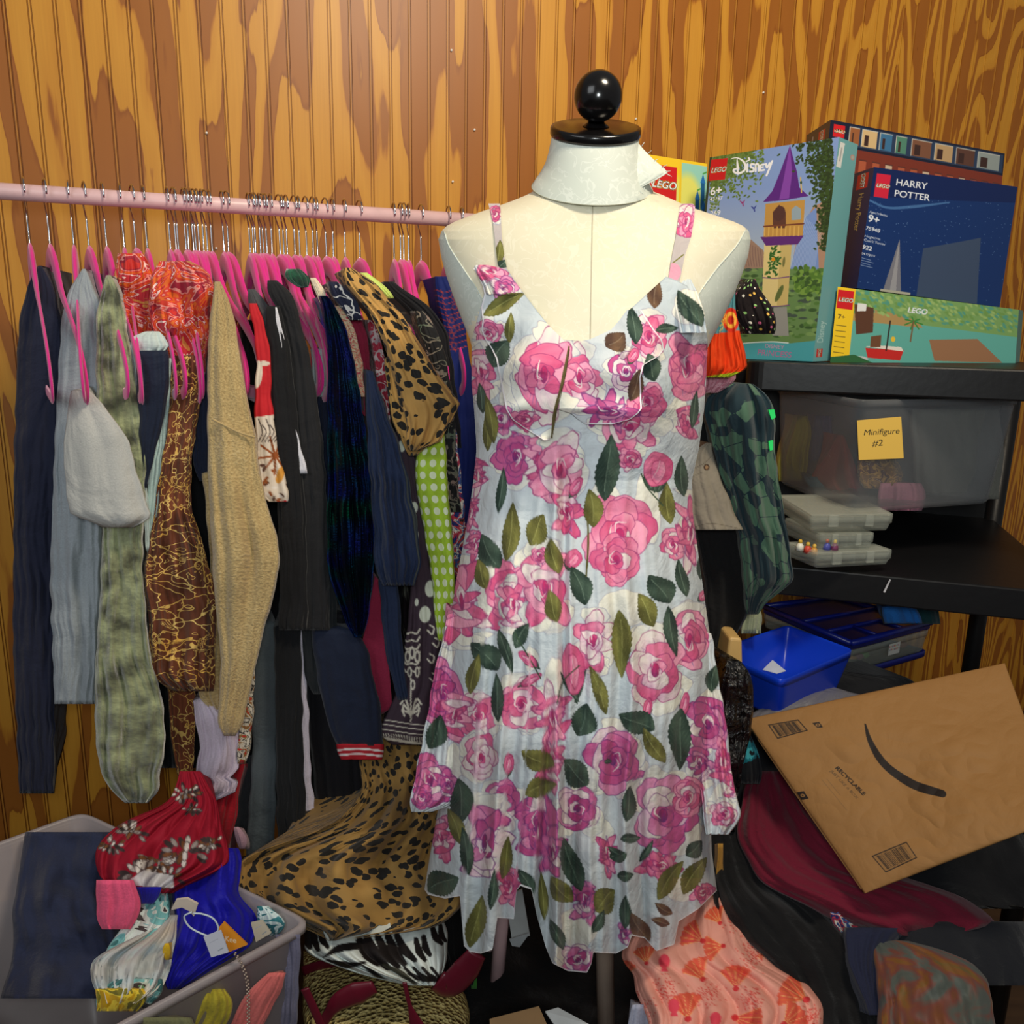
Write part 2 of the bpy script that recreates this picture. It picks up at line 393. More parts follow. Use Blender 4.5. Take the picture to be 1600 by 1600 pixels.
def plastic(name, c, opac=.35, rough=.25):
    n = N(name); tr = n.n('ShaderNodeBsdfTransparent'); mx = n.n('ShaderNodeMixShader')
    out = n.t.nodes['Material Output']; fr = n.n('ShaderNodeLayerWeight', i_Blend=.35)
    f = n.math('ADD', n.math('MULTIPLY', fr.outputs['Facing'], .45), opac)
    n.l(f, mx.inputs[0]); n.l(tr.outputs[0], mx.inputs[1]); n.l(n.b.outputs[0], mx.inputs[2]); n.l(mx.outputs[0], out.inputs[0])
    nz = n.noise(n.coord(kind='Object'), 25, 2); col = n.mix(nz, tuple(v * .93 for v in c), c)
    return n.done(col, rough, .6)
M_black = plain('black_lacquer', (14, 13, 14), .18, 0, .6)
M_blackp = plain('black_plastic', (20, 20, 22), .4, 0, .3, 60, .1)
M_chrome = plain('chrome', (205, 205, 210), .16, 1.0)
M_steel = plain('brushed_steel', (168, 150, 136), .38, .35)
M_pinkrack = plain('pink_paint', (226, 188, 190), .38, 0, .5)
M_velvet = N('pink_velvet'); M_velvet.bump(M_velvet.noise(M_velvet.coord(kind='Object'), 900, 2), .2, .001)
M_velvet = M_velvet.done((226, 40, 142), .75, .2, .5)
# ---------------------------------------------------------------- cloth loft: a closed volume of cloth with folds
def rows_(s):
    a = [tuple(float(v) for v in q.replace(':', ',').split(',')) for q in s.split()]
    a = np.array(a); return a[:, 0], a[:, 1], a[:, 2]
def drape(name, mat, rows, Y, label=None, cat=None, group=None, back=.22, bulge=.55, folds=(3, .3), seed=0, parent=None, canvas=None, bdir=None, cols=44, step=7, jit=1.5, lump=0.0, taper=.0, uvs=1.0, sm=1):
    y, xl, xr = rows_(rows); bdir = bdir or ((-.3, .95, 0) if y[0] < 1170 else (-.05, .8, -.6)); seed = seed or int(xl[0] * 3 + y[0])
    if canvas is not None: step = 1.6
    R = max(8, int((y[-1] - y[0]) / step)); ys = np.linspace(y[0], y[-1], R)
    L, Rr = np.interp(ys, y, xl), np.interp(ys, y, xr)
    kw = max(1, int(14 / step)) * sm
    if R > 3 * kw:
        ker = np.ones(2 * kw + 1) / (2 * kw + 1)
        pad = lambda v: np.convolve(np.r_[2 * v[0] - v[kw:0:-1], v, 2 * v[-1] - v[-2:-kw - 2:-1]], ker, 'valid')
        L, Rr = pad(L), pad(Rr)
    L = L + jit * snoise(ys, seed, 17); Rr = Rr + jit * snoise(ys, seed + 1, 15)
    if np.ndim(Y) == 0: Yd = np.full(R, float(Y))
    else: Yd = np.interp(np.linspace(0, 1, R), np.linspace(0, 1, len(Y)), Y)
    w_m = np.abs(Rr - L) / F * Yd
    if canvas is not None: cols = int(np.clip(np.abs(Rr - L).max() / 1.4, 30, 420))
    t = np.linspace(0, 1, cols)[None]; env = np.sin(math.pi * t) ** .6
    px = L[:, None] + (Rr - L)[:, None] * (.5 - .5 * np.cos(math.pi * t))
    nf, af = folds; yy = ys[:, None] + 0 * t; rs = np.random.default_rng(seed + 5); fold = 0
    for k in range(5):
        fk = nf * (.55 + .42 * k + .3 * rs.random()); wv_ = np.sin(math.pi * 2 * fk * (t + .05 * snoise(ys, seed + 20 + k, 60)[:, None]) + rs.random() * 6.28 + .55 * snoise(ys, seed + 40 + k, 130)[:, None])
        am = (.55 + .45 * snoise(ys, seed + 60 + k, 70)[:, None]) / (1 + .45 * k)
        fold = fold + am * (1 - 2 * np.abs(wv_) ** .8 if k % 2 else wv_)
    fold = fold * np.minimum(w_m, .09)[:, None] * af * .34
    fold = fold * (.4 + .6 * np.linspace(0, 1, R)[:, None]) + af * .0025 * noise2(px * 1.0, yy * .45, seed + 2, 11)
    off = -np.minimum(w_m * .5 * bulge, .07)[:, None] * env + fold * env
    if lump: off = off + lump * noise2(px, ys[:, None] + 0 * px, seed, 22) * env
    Fr = P(px, np.broadcast_to(ys[:, None], px.shape), Yd[:, None] + off)
    nb = 12; s_ = np.linspace(0, 1, nb + 2)[1:-1][None, :, None]
    A, B = Fr[:, -1][:, None], Fr[:, 0][:, None]; bd = np.asarray(bdir, float); bd = bd / np.linalg.norm(bd)
    base = A * (1 - s_) + B * s_; base = base * (1 - .35) + (A + B) / 2 * .35
    Bk = base + bd * back * np.sin(math.pi * s_) ** .7
    V = np.concatenate([Fr, Bk], 1); n = V.shape[1]
    ul = np.concatenate([np.linspace(0, 1, cols) , np.linspace(1, 2.2, nb)])
    wm = max(np.median(w_m) * 1.35, .02)
    uv = np.stack([np.broadcast_to(ul[None] * wm, (R, n)), np.broadcast_to((ys - ys[0])[:, None] / F * float(np.mean(Yd)), (R, n))], -1) * uvs
    uv = uv + seed * .37
    Fq = gridfaces(R, n, True)
    V = V.reshape(-1, 3); capA = V[:n].mean(0); capB = V[-n:].mean(0); k = len(V)
    V = np.vstack([V, capA, capB]); uvf = np.vstack([uv.reshape(-1, 2), uv[0].mean(0), uv[-1].mean(0)])
    j = np.arange(n); j2 = (j + 1) % n; b0 = (R - 1) * n
    Fq = np.vstack([Fq, np.stack([np.full(n, k), j, j2, j2], -1)[:, [0, 1, 2, 2]]]) if False else Fq
    faces = Fq; tri = np.vstack([np.stack([np.full(n, k), j, j2], -1), np.stack([np.full(n, k + 1), b0 + j2, b0 + j], -1)])
    col = None
    if canvas is not None:
        X, Yp = proj(V); col = canvas.sample(X, Yp)
    # triangles are stored as their own polygons
    me_f = [tuple(f) for f in faces] + [tuple(f) for f in tri] if len(faces) < 60000 else None
    if me_f is None: me_f = faces
    o = mkmesh(name, V, me_f, mat, parent, uv=uvf, col=col)
    if label: tag(o, label, cat, group)
    return o
def box3(name, c8, mat, parent=None, bev=0.0, col=None):
    # c8: 4 front corners (tl,tr,br,bl) + 4 back corners
    f = [(0, 1, 2, 3), (5, 4, 7, 6), (4, 0, 3, 7), (1, 5, 6, 2), (4, 5, 1, 0), (3, 2, 6, 7)]
    o = mkmesh(name, np.array(c8), f, mat, parent, smooth=False)
    if bev: b = o.modifiers.new('b', 'BEVEL'); b.width = bev; b.segments = 3
    return o
def hexa(px4, Ys, back):
    fr = np.array([P(x, y, Y) for (x, y), Y in zip(px4, Ys)]); return list(fr) + list(fr + np.asarray(back, float))
def bil(c4, u, v):
    tl, tr, br, bl = c4; u = np.asarray(u)[..., None]; v = np.asarray(v)[..., None]
    return (tl * (1 - u) + tr * u) * (1 - v) + (bl * (1 - u) + br * u) * v
def printed_faces(name, faces, mat, parent):
    """faces: list of (c4, canvas or rgb, nu, nv) joined in one mesh"""
    VV, FF, CC, k = [], [], [], 0
    for c4, cv, nu, nv in faces:
        c4 = np.array(c4)
        v, u = np.mgrid[0:1:nv * 1j, 0:1:nu * 1j]; p = bil(c4, u, v)
        VV.append(p.reshape(-1, 3)); FF.append(gridfaces(nv, nu) + k); k += nu * nv
        CC.append(cv.sample(u * (cv.W / cv.k) + cv.x0, v * (cv.H / cv.k) + cv.y0).reshape(-1, 3) if isinstance(cv, Cv) else np.broadcast_to(lin(cv), (nu * nv, 3)))
    return mkmesh(name, np.vstack(VV), np.vstack(FF), mat, parent, col=np.vstack(CC), smooth=False)
# ================================================================ ROOM
WY, WS = 1.98, 0.36      # wall plane Y = WY + WS*X
wd = np.array([1, WS, 0]) / math.hypot(1, WS); wn = np.array([WS, -1, 0]) / math.hypot(1, WS)
def wallmat():
    n = N('beadboard_plywood'); uv = n.coord()
    sep = n.n('ShaderNodeSeparateXYZ'); n.l(uv, sep.inputs[0])
    mp = n.n('ShaderNodeMapping'); mp.inputs['Scale'].default_value = (4.4, .62, 1); n.l(uv, mp.inputs[0])
    h = n.noise(mp.outputs[0], 1.5, 2, .35)
    mp2 = n.n('ShaderNodeMapping'); mp2.inputs['Scale'].default_value = (30, 3.5, 1); n.l(uv, mp2.inputs[0])
    jag = n.noise(mp2.outputs[0], 1.0, 4)
    mp3 = n.n('ShaderNodeMapping'); mp3.inputs['Scale'].default_value = (260, 5, 1); n.l(uv, mp3.inputs[0])
    fine = n.noise(mp3.outputs[0], 1.0, 2)
    dens = n.math('ADD', 5.2, n.math('MULTIPLY', n.math('MAXIMUM', n.math('SUBTRACT', sep.outputs[0], .62), 0), 16))
    ph = n.math('ADD', n.math('MULTIPLY', h, dens), n.math('MULTIPLY', jag, .5))
    ph = n.math('ADD', ph, n.math('MULTIPLY', sep.outputs[0], 1.6))
    fr = n.math('FRACT', ph)
    col = n.ramp(fr, [(0, (152, 90, 30)), (.42, (158, 95, 32)), (.465, (140, 78, 24)), (.485, (206, 145, 46)), (.75, (212, 152, 52)), (.95, (204, 142, 46)), (.985, (176, 112, 34)), (1, (152, 90, 30))])
    col = n.mix(n.math('MULTIPLY', fine, .35), col, (160, 100, 34))
    gx = n.math('FRACT', n.math('DIVIDE', n.math('ADD', sep.outputs[0], 2.6 + .0412 * 4), .0412))
    gm = n.math('MULTIPLY', n.math('LESS_THAN', gx, .05), 1.0); gm2 = n.math('MULTIPLY', n.math('GREATER_THAN', gx, .13), n.math('LESS_THAN', gx, .185)); gl = n.math('MULTIPLY', n.math('GREATER_THAN', gx, .05), n.math('LESS_THAN', gx, .13))
    col = n.mix(n.math('MULTIPLY', n.math('MAXIMUM', gm, gm2), .55), col, (104, 56, 16)); col = n.mix(n.math('MULTIPLY', gl, .3), col, (222, 160, 66))
    kn = n.n('ShaderNodeTexVoronoi', i_Scale=5.0); n.l(mp.outputs[0], kn.inputs['Vector'])
    col = n.mix(n.math('MULTIPLY', n.math('LESS_THAN', kn.outputs['Distance'], .018), .7), col, (120, 66, 22))
    return n.done(col, .42, .4)
def build_wall():
    s0, s1, z1 = -2.6, 2.6, 3.0; sp = .0412; xs, ds = [], []
    k = s0
    while k < s1:
        for a, d in ((0, 0), (.0006, .0022), (.0022, .0022), (.0028, 0), (.0052, 0), (.0058, .0022), (.0074, .0022), (.008, 0)):
            xs.append(k + a); ds.append(d)
        k += sp
    xs, ds = np.array(xs), np.array(ds); V, UV = [], []
    zs = np.array([0, z1])
    for z in zs:
        p = np.array([0, WY, 0]) + xs[:, None] * wd - ds[:, None] * wn; p[:, 2] = z; V.append(p); UV.append(np.stack([xs, np.full_like(xs, z)], -1))
    o = mkmesh('wall_back', np.vstack(V), gridfaces(2, len(xs))[:, ::-1], wallmat(), uv=np.vstack(UV), smooth=False); structure(o)
    m = plain('nail_white', (235, 225, 205), .4)
build_wall()
fl = N('floor_boards'); fc = fl.coord(1, 8, 1, 'Object'); fm = fl.done(fl.ramp(fl.noise(fc, 3, 4), [(.3, (52, 38, 28)), (.7, (78, 58, 40))]), .5, .4)
structure(mkmesh('floor', [(-3, -2, 0), (3.2, -2, 0), (3.2, 3.2, 0), (-3, 3.2, 0)], [(0, 1, 2, 3)], fm))
# ================================================================ DRESS FORM
Y0 = 1.08
FR = np.array([[286, 850, 1000, .045], [296, 838, 1012, .05], [305, 822, 1036, .055], [314, 800, 1056, .06], [322, 778, 1074, .064], [330, 754, 1098, .066], [338, 732, 1122, .068], [346, 711, 1146, .07], [353, 698, 1161, .072], [361, 690, 1170, .075], [374, 685, 1173, .08], [400, 689, 1169, .09], [430, 697, 1159, .1], [460, 707, 1147, .11], [500, 722, 1128, .12], [530, 734, 1112, .125], [560, 742, 1098, .13], [620, 748, 1092, .13], [700, 756, 1083, .11], [780, 757, 1068, .10], [850, 746, 1076, .113], [950, 726, 1090, .135], [1050, 714, 1100, .14], [1150, 716, 1096, .135]])
def fint(y, k): return np.interp(y, FR[:, 0], FR[:, k])
def bust(px, py):
    return .03 * (np.exp(-((px - 838) / 52) ** 2 - ((py - 590) / 62) ** 2) + np.exp(-((px - 1015) / 52) ** 2 - ((py - 590) / 62) ** 2))
def fdepth(px, py):
    L, R = fint(py, 1), fint(py, 2); u = np.clip((px - (L + R) / 2) / ((R - L) / 2), -1, 1)
    return Y0 - fint(py, 3) * (1 - np.abs(u) ** 2.3) ** .5 - bust(px, py) + 0 * u
def brocade(name, c, c2, hi):
    n = N(name); co = n.coord(kind='Object'); v = n.n('ShaderNodeTexNoise', i_Scale=38.0, i_Detail=2.0, i_Distortion=1.6); n.l(co, v.inputs['Vector'])
    band = n.math('LESS_THAN', n.math('ABSOLUTE', n.math('SUBTRACT', v.outputs[0], .5)), .022)
    big = n.noise(co, 8, 3)
    bg = n.ramp(big, [(.3, c), (.7, c2)]); col = n.mix(n.math('MULTIPLY', band, .3), bg, hi)
    n.bump(n.math('ADD', n.math('MULTIPLY', band, .5), n.math('MULTIPLY', n.noise(co, 40, 3), .6)), .22, .002)
    return n.done(col, .55, .35, .1)
M_cream = brocade('cream_brocade', (218, 211, 184), (226, 219, 194), (238, 233, 214))
M_mint = brocade('mint_brocade', (192, 201, 192), (204, 210, 200), (232, 236, 228))
form = thing('dress_form', 'cream brocade dress form with black neck cap and ball finial on a steel pole', 'mannequin', loc=tuple(P(945, 1500, Y0) * [1, 1, 0]))
IW = Matrix.Translation(form.location).inverted()
def own(o, root=form):
    o.parent = root; o.matrix_parent_inverse = Matrix.Translation(root.location).inverted(); return o
def torso():
    R, nf, nb = 190, 130, 40
    ys = np.concatenate([np.linspace(286, 380, 80), np.linspace(381, 1150, R - 80)])
    th = np.linspace(-math.pi / 2, math.pi / 2, nf)[None]; L, Rr = fint(ys, 1)[:, None], fint(ys, 2)[:, None]; b = fint(ys, 3)[:, None]
    px = (L + Rr) / 2 + (Rr - L) / 2 * np.sin(th); py = np.broadcast_to(ys[:, None], px.shape)
    Fp = P(px, py, fdepth(px, py))
    tb = np.linspace(math.pi / 2, 3 * math.pi / 2, nb + 2)[None, 1:-1]
    pb = (L + Rr) / 2 + (Rr - L) / 2 * np.sin(tb); B = P(pb, np.broadcast_to(ys[:, None], pb.shape), np.full(pb.shape, Y0)); B[..., 1] += b * np.abs(np.cos(tb)) ** .87
    V = np.concatenate([Fp, B], 1); n = V.shape[1]; Fq = gridfaces(R, n, True)
    X, Yp = proj(V.reshape(-1, 3)); cx = X[Fq].mean(1); cy = Yp[Fq].mean(1); cY = V.reshape(-1, 3)[Fq].mean(1)[:, 1]
    lp = np.interp(cy, [355, 362, 385, 420, 450, 475, 560], [692, 693, 702, 724, 744, 757, 700]); rp = np.interp(cy, [350, 358, 385, 420, 462, 480, 560], [1168, 1167, 1150, 1120, 1090, 1080, 1140])
    side = ((cx < lp) | (cx > rp)) & (cy > 356) & (cy < 560)
    Vf = V.reshape(-1, 3)
    own(mkmesh('torso', Vf, Fq[~side], M_cream))
    for s_, m_ in (('l', cx < 900), ('r', cx >= 900)):
        f = Fq[side & m_]; ids, inv = np.unique(f, return_inverse=True)
        own(mkmesh('arm_plate', Vf[ids], inv.reshape(f.shape), M_mint))
    for pts in (((694, 362), (702, 385), (724, 420), (744, 450), (757, 475)), ((1166, 358), (1150, 385), (1120, 420), (1090, 462), (1080, 480))):
        q = smoothpath(pts, 40); own(tube('piping', P(q[:, 0], q[:, 1], fdepth(q[:, 0], q[:, 1]) - .0005), .0009, M_mint, n=6))
    q = smoothpath(((926, 322), (924, 420), (922, 540)), 30); own(tube('front_seam', P(q[:, 0], q[:, 1], fdepth(q[:, 0], q[:, 1]) + .0001), .0007, plain('seam', (190, 182, 158), .8), n=5))
    k = len(Vf)
torso()
def ringpts(c, hw, b, tilt, n=64, ex=2.0):
    th = np.linspace(0, 2 * math.pi, n, endpoint=False); x = hw * np.cos(th); y = b * np.sin(th)
    return np.stack([c[0] + x, c[1] + y * math.cos(tilt), c[2] + y * math.sin(tilt)], -1)   # y<0 is front; tilt lowers the front
def neck():
    t = P(930, 214, Y0 - .01); bt = P(925, 294, Y0 - .008)
    prof = []
    for s in np.linspace(0, 1, 24):
        hw = np.interp(s, [0, .15, .35, .55, .75, .9, 1], [.0525, .0535, .0555, .0585, .0645, .0705, .0735]); b = np.interp(s, [0, 1], [.047, .070]); c = t * (1 - s) + bt * s
        prof.append(ringpts(c, hw, b, math.radians(24)))
    V = np.vstack(prof); own(mkmesh('neck', V, gridfaces(24, 64, True), M_mint))
    a = [ringpts(bt + [0, 0, .0003], .0736, .0702, math.radians(24))]
    V, f = tubeV(a[0], .0006, 5, closed=True); own(mkmesh('neck_seam', V, f, plain('seam_dark', (150, 150, 130), .8)))
    # cap disc + ball
    up_ = np.array([0, -math.sin(math.radians(24)), math.cos(math.radians(24))])
    rr = [(0.0, .0), (.05, 0), (.0535, .0008), (.0545, .003), (.0545, .009), (.0535, .0112), (.05, .012), (0.0001, .012)]
    V = np.vstack([ringpts(t + up_ * z, max(r, 1e-4), max(r, 1e-4) * .9, math.radians(24)) for r, z in rr])
    own(mkmesh('neck_cap', V, gridfaces(len(rr), 64, True), M_black))
    bc = t + up_ * .0445; ax = up_
    prof = [(.016, -.0315), (.012, -.029), (.0085, -.0265)] + [(.0282 * math.sin(a), -.0282 * math.cos(a)) for a in np.linspace(.32, math.pi - .001, 40)]
    V = np.vstack([ringpts(bc + ax * z, r, r, math.radians(24)) for r, z in prof]); own(mkmesh('ball_finial', V, gridfaces(len(prof), 64, True), M_black))
neck()
own(drape('collar_flap', M_mint, '222:990,996 235:988,1007 250:986,1022 262:984,1037 270:982,1044 279:978,1030 288:974,1012 298:970,992 306:966,978', (1.06, 1.035), back=.02, bulge=.12, folds=(1.2, .12), jit=.5, step=2, sm=0))
fr_ = [P(np.array([x, x + dx]), np.array([y, y + dy]), 1.022) for x, y, dx, dy in [(1003, 228, 4, -6), (1012, 240, 6, -5), (1022, 252, 7, -4), (1034, 262, 9, -5), (1040, 268, 8, -1), (1042, 272, 8, 4), (1030, 280, 4, 6), (1018, 285, 2, 7), (1006, 293, 2, 7), (1000, 299, 5, 5)]]
VV, FF = [], []
for p in fr_:
    v, f = tubeV(p, [.0006, .0002], 5); FF += [tuple(i + len(VV) for i in g) for g in f]; VV += list(v)
own(mkmesh('fringe', VV, FF, M_mint))
pole_top, pole_bot = P(938, 1100, Y0), P(947, 1600, Y0); dz = (pole_bot - pole_top); e = pole_top + dz * (pole_top[2] - .06) / (-dz[2])
own(tube('pole', np.array([pole_top, e]), .0135, M_steel, n=24))
bs = [(.0, .0), (.15, 0), (.16, .006), (.155, .02), (.06, .035), (.03, .06), (.0, .06)]
own(mkmesh('base', np.vstack([[(e[0] + max(r, 1e-4) * math.cos(a), e[1] + max(r, 1e-4) * math.sin(a), z) for a in np.linspace(0, 6.283, 48, endpoint=False)] for r, z in bs]), gridfaces(len(bs), 48, True), M_black))
# ================================================================ DRESS: print
DC = Cv(610, 300, 1190, 1540, 2.2, (200, 208, 212))
def dress_print():
    c = DC; X = np.arange(c.W) / c.k + c.x0; Yg = np.arange(c.H) / c.k + c.y0
    XX, YY = np.meshgrid(X, Yg); nz = noise2(XX, YY, 3, 40)[..., None]; c.im += nz * np.array([5, 3, 2])
    for x, y, rx, ry, a in [(975, 950, 38, 30, 0), (945, 790, 25, 50, 0), (1010, 800, 22, 60, 0), (985, 680, 50, 28, 0), (1078, 480, 28, 28, 0), (820, 700, 22, 34, 0), (898, 735, 14, 50, 0), (975, 605, 22, 42, 0), (700, 1000, 12, 50, 0), (865, 1085, 18, 60, 0), (712, 1190, 16, 30, 0), (860, 1290, 30, 40, 0), (905, 1450, 30, 34, 0), (1060, 650, 20, 30, 0), (1050, 1230, 40, 26, 0), (940, 1300, 20, 20, 0), (810, 610, 28, 60, 0), (1130, 1250, 22, 26, 0), (1070, 1390, 30, 20, 0), (830, 1030, 12, 20, 0)]:
        c.ell(x, y, rx, ry, a, (233, 230, 214), (220, 219, 212), (160, 160, 178), .8, wob=.1, seed=x * .1)
    R = [(805, 712, 28, 46, 1, 1), (848, 720, 15, 56, 0, 0), (874, 735, 30, 62, 1, 0), (886, 800, 16, 44, 0, 0), (983, 668, 46, 32, 1, 0), (984, 718, 20, 16, 0, 0), (1052, 850, 18, 28, 0, 0), (1080, 830, 13, 66, 1, 0),
         (792, 928, 30, 56, 1, 0), (803, 945, 16, 46, 2, 0), (852, 918, 32, 66, 1, 0), (843, 868, 14, 12, 0, 0), (721, 940, 22, 74, 1, 0), (927, 1003, 24, 48, 1, 0), (1078, 1000, 24, 56, 1, 0), (1024, 1047, 40, 62, 2, 0),
         (747, 1119, 26, 42, 2, 0), (814, 1100, 32, 44, 1, 0), (692, 1087, 24, 60, 0, 1), (712, 1120, 14, 50, 0, 0), (1106, 1132, 28, 48, 1, 1), (864, 1120, 15, 55, 0, 0), (862, 1190, 14, 50, 0, 0), (672, 1221, 26, 46, 0, 1), (700, 1225, 13, 24, 0, 1),
         (958, 1186, 36, 56, 1, 1), (902, 1263, 34, 36, 2, 1), (784, 1250, 26, 34, 1, 1), (757, 1316, 26, 72, 2, 1), (838, 1290, 26, 60, 0, 1), (862, 1330, 16, 40, 0, 1), (752, 1183, 24, 38, 2, 0), (903, 1500, 27, 24, 1, 1), (914, 1410, 16, 42, 0, 1), (796, 1384, 13, 36, 0, 0), (949, 1335, 11, 38, 0, 0),
         (1030, 1352, 34, 18, 0, 0), (1100, 1395, 22, 13, 0, 0), (1131, 1272, 22, 18, 1, 0), (1092, 1195, 14, 36, 1, 1), (976, 1460, 8, 22, 0, 1), (1010, 1225, 20, 24, 0, 1), (1036, 1274, 46, 60, 1, 1), (1075, 1245, 22, 36, 0, 0), (660, 1245, 16, 20, 0, 1), (1145, 1225, 12, 26, 1, 0), (690, 1310, 14, 40, 0, 0),
         (767, 424, 26, 16, 0, 0), (788, 450, 22, 18, 1, 1), (762, 520, 24, 20, 1, 0), (752, 582, 18, 46, 1, 0), (783, 655, 18, 24, 1, 1), (905, 590, 28, 52, 1, 0), (1075, 575, 26, 62, 0, 0), (1015, 525, 24, 38, 1, 0), (978, 580, 26, 30, 2, 1), (1012, 628, 28, 32, 0, 0), (1074, 660, 13, 32, 0, 0), (950, 640, 46, 17, 0, 1), (850, 585, 34, 76, 1, 0), (820, 655, 22, 14, 0, 0), (742, 850, 9, 28, 0, 0), (735, 800, 8, 30, 0, 0), (745, 740, 8, 40, 0, 0), (1130, 1190, 12, 40, 0, 0)]
    for i, (x, y, rx, ry, cr, tn) in enumerate(R): c.rose(x, y, rx, ry, rng.uniform(-12, 12), cr, i, tn)
    c.rose(968, 838, 50, 74, 0, 0, 5, 0); c.rose(963, 875, 36, 42, 0, 0, 9, 0)
    for x, y, rx, ry, a in [(1028, 733, 23, 27, 80), (896, 873, 13, 15, 60), (896, 1045, 17, 40, 95), (900, 760, 8, 16, 60), (795, 1193, 8, 16, 85), (1012, 1105, 7, 15, 80), (990, 555, 8, 12, 60), (1070, 1100, 7, 18, 80), (825, 1030, 8, 18, 140), (830, 1062, 7, 18, 30), (1100, 930, 7, 10, 50)]: c.bud(x, y, rx, ry, a, int(x))
    Lv = [(950, 731, 19, 52, 88, 'D'), (925, 794, 16, 30, 100, 'O'), (797, 831, 14, 46, 82, 'O'), (839, 828, 18, 26, 60, 'O'), (866, 869, 14, 28, 100, 'O'), (766, 862, 18, 30, 120, 'D'), (753, 897, 12, 24, 110, 'O'), (783, 766, 8, 36, 85, 'D'), (905, 915, 17, 32, 110, 'D'), (1031, 920, 21, 27, 120, 'D'), (1066, 903, 10, 30, 100, 'D'), (1044, 787, 13, 32, 95, 'O'), (970, 1006, 16, 53, 275, 'O'), (1010, 953, 16, 28, 120, 'O'), (1050, 987, 11, 40, 280, 'D'), (758, 1025, 20, 30, 130, 'D'), (790, 1018, 9, 36, 285, 'D'), (815, 993, 12, 22, 60, 'D'), (741, 1053, 11, 32, 80, 'O'), (777, 1090, 10, 38, 95, 'D'), (935, 1078, 11, 40, 110, 'O'), (911, 1125, 21, 26, 70, 'D'), (995, 1128, 20, 30, 150, 'D'), (1022, 1165, 13, 32, 120, 'O'), (1066, 744, 11, 32, 95, 'D'), (864, 947, 14, 26, 110, 'O'), (761, 675, 8, 30, 95, 'O'), (681, 1144, 17, 28, 70, 'D'), (1063, 1155, 18, 48, 265, 'D'), (840, 1186, 18, 28, 150, 'O'), (845, 1232, 16, 26, 20, 'O'), (900, 1207, 20, 27, 140, 'D'), (720, 1250, 19, 34, 100, 'D'), (711, 1291, 12, 30, 110, 'O'), (982, 1256, 12, 28, 80, 'D'), (894, 1351, 16, 44, 105, 'D'), (877, 1390, 16, 26, 130, 'O'), (692, 1381, 22, 26, 30, 'D'), (744, 1440, 15, 42, 80, 'O'), (770, 1390, 8, 32, 85, 'D'), (790, 1340, 10, 34, 80, 'O'), (945, 1407, 20, 22, 40, 'O'), (1047, 1375, 14, 36, 55, 'O'), (1085, 1368, 15, 34, 60, 'O'), (966, 1337, 12, 14, 20, 'D'), (977, 1368, 9, 13, 10, 'D'), (1085, 1326, 13, 17, 40, 'D'), (977, 1425, 10, 26, 85, 'D'), (1000, 1449, 14, 26, 120, 'B'), (1037, 1420, 8, 16, 150, 'B'), (1032, 1440, 7, 15, 170, 'B'), (728, 1330, 11, 38, 100, 'D'), (822, 1378, 11, 24, 120, 'D'), (848, 1400, 8, 38, 92, 'O'), (787, 475, 13, 36, 25, 'O'), (781, 552, 20, 24, 60, 'D'), (797, 512, 8, 24, 90, 'O'), (752, 622, 8, 24, 100, 'D'), (766, 655, 10, 38, 100, 'O'), (990, 508, 12, 30, 95, 'D'), (1078, 482, 16, 34, 120, 'D'), (1025, 460, 12, 22, 80, 'B'), (1042, 514, 8, 18, 10, 'D'), (1018, 574, 15, 22, 110, 'D'), (962, 532, 18, 18, 40, 'B'), (993, 602, 12, 26, 70, 'B'), (1085, 640, 7, 30, 80, 'D'), (1095, 760, 6, 26, 80, 'D'), (960, 1330, 6, 12, 150, 'D'), (985, 1310, 8, 16, 10, 'D'), (1010, 1330, 6, 20, 60, 'D'), (935, 1440, 9, 20, 60, 'D'), (870, 1460, 10, 26, 110, 'D'), (950, 1190, 4, 6, 0, 'D'), (1115, 1060, 11, 22, 80, 'D'), (1098, 880, 8, 26, 85, 'D')]
    for i, (x, y, a, b, g, k) in enumerate(Lv): c.leaf(x, y, a, b, g, k, i)
    c.stroke([(905, 1040), (880, 1065), (870, 1100)], 2, (60, 80, 60)); c.stroke([(1002, 740), (1010, 760), (1036, 790)], 2, (60, 80, 60)); c.stroke([(918, 800), (919, 850), (916, 900)], 3, (92, 88, 44)); c.stroke([(805, 990), (845, 1060)], 2, (60, 80, 60))
    c.stroke([(889, 542), (884, 572), (878, 600), (868, 640), (862, 684)], [3, 5.5, 3.5, 6, 2], (96, 86, 52)); c.stroke([(890, 546), (883, 590), (868, 650)], .9, (50, 40, 24))
    # fine watercolour wash lines
    for i in range(70):
        x, y = rng.uniform(720, 1120), rng.uniform(560, 1480); c.stroke([(x, y), (x + rng.normal() * 9, y + 12), (x + rng.normal() * 12, y + 26)], .7, (150, 150, 176), .35)
dress_print()
HEM = np.array([(655, 1380), (668, 1398), (695, 1404), (718, 1400), (726, 1478), (735, 1487), (752, 1490), (770, 1484), (777, 1434), (803, 1436), (806, 1392), (812, 1384), (830, 1390), (838, 1430), (852, 1480), (862, 1505), (885, 1517), (915, 1520), (922, 1505), (925, 1488), (960, 1490), (978, 1480), (985, 1462), (1005, 1466), (1022, 1486), (1050, 1476), (1058, 1440), (1090, 1420), (1124, 1388)], float)
TOP = np.array([(735, 545), (740, 520), (748, 480), (756, 440), (768, 424), (788, 420), (805, 445), (822, 466), (850, 500), (878, 530), (924, 534), (955, 516), (980, 488), (1010, 462), (1045, 432), (1062, 438), (1078, 446), (1095, 475), (1104, 510), (1108, 560)], float)
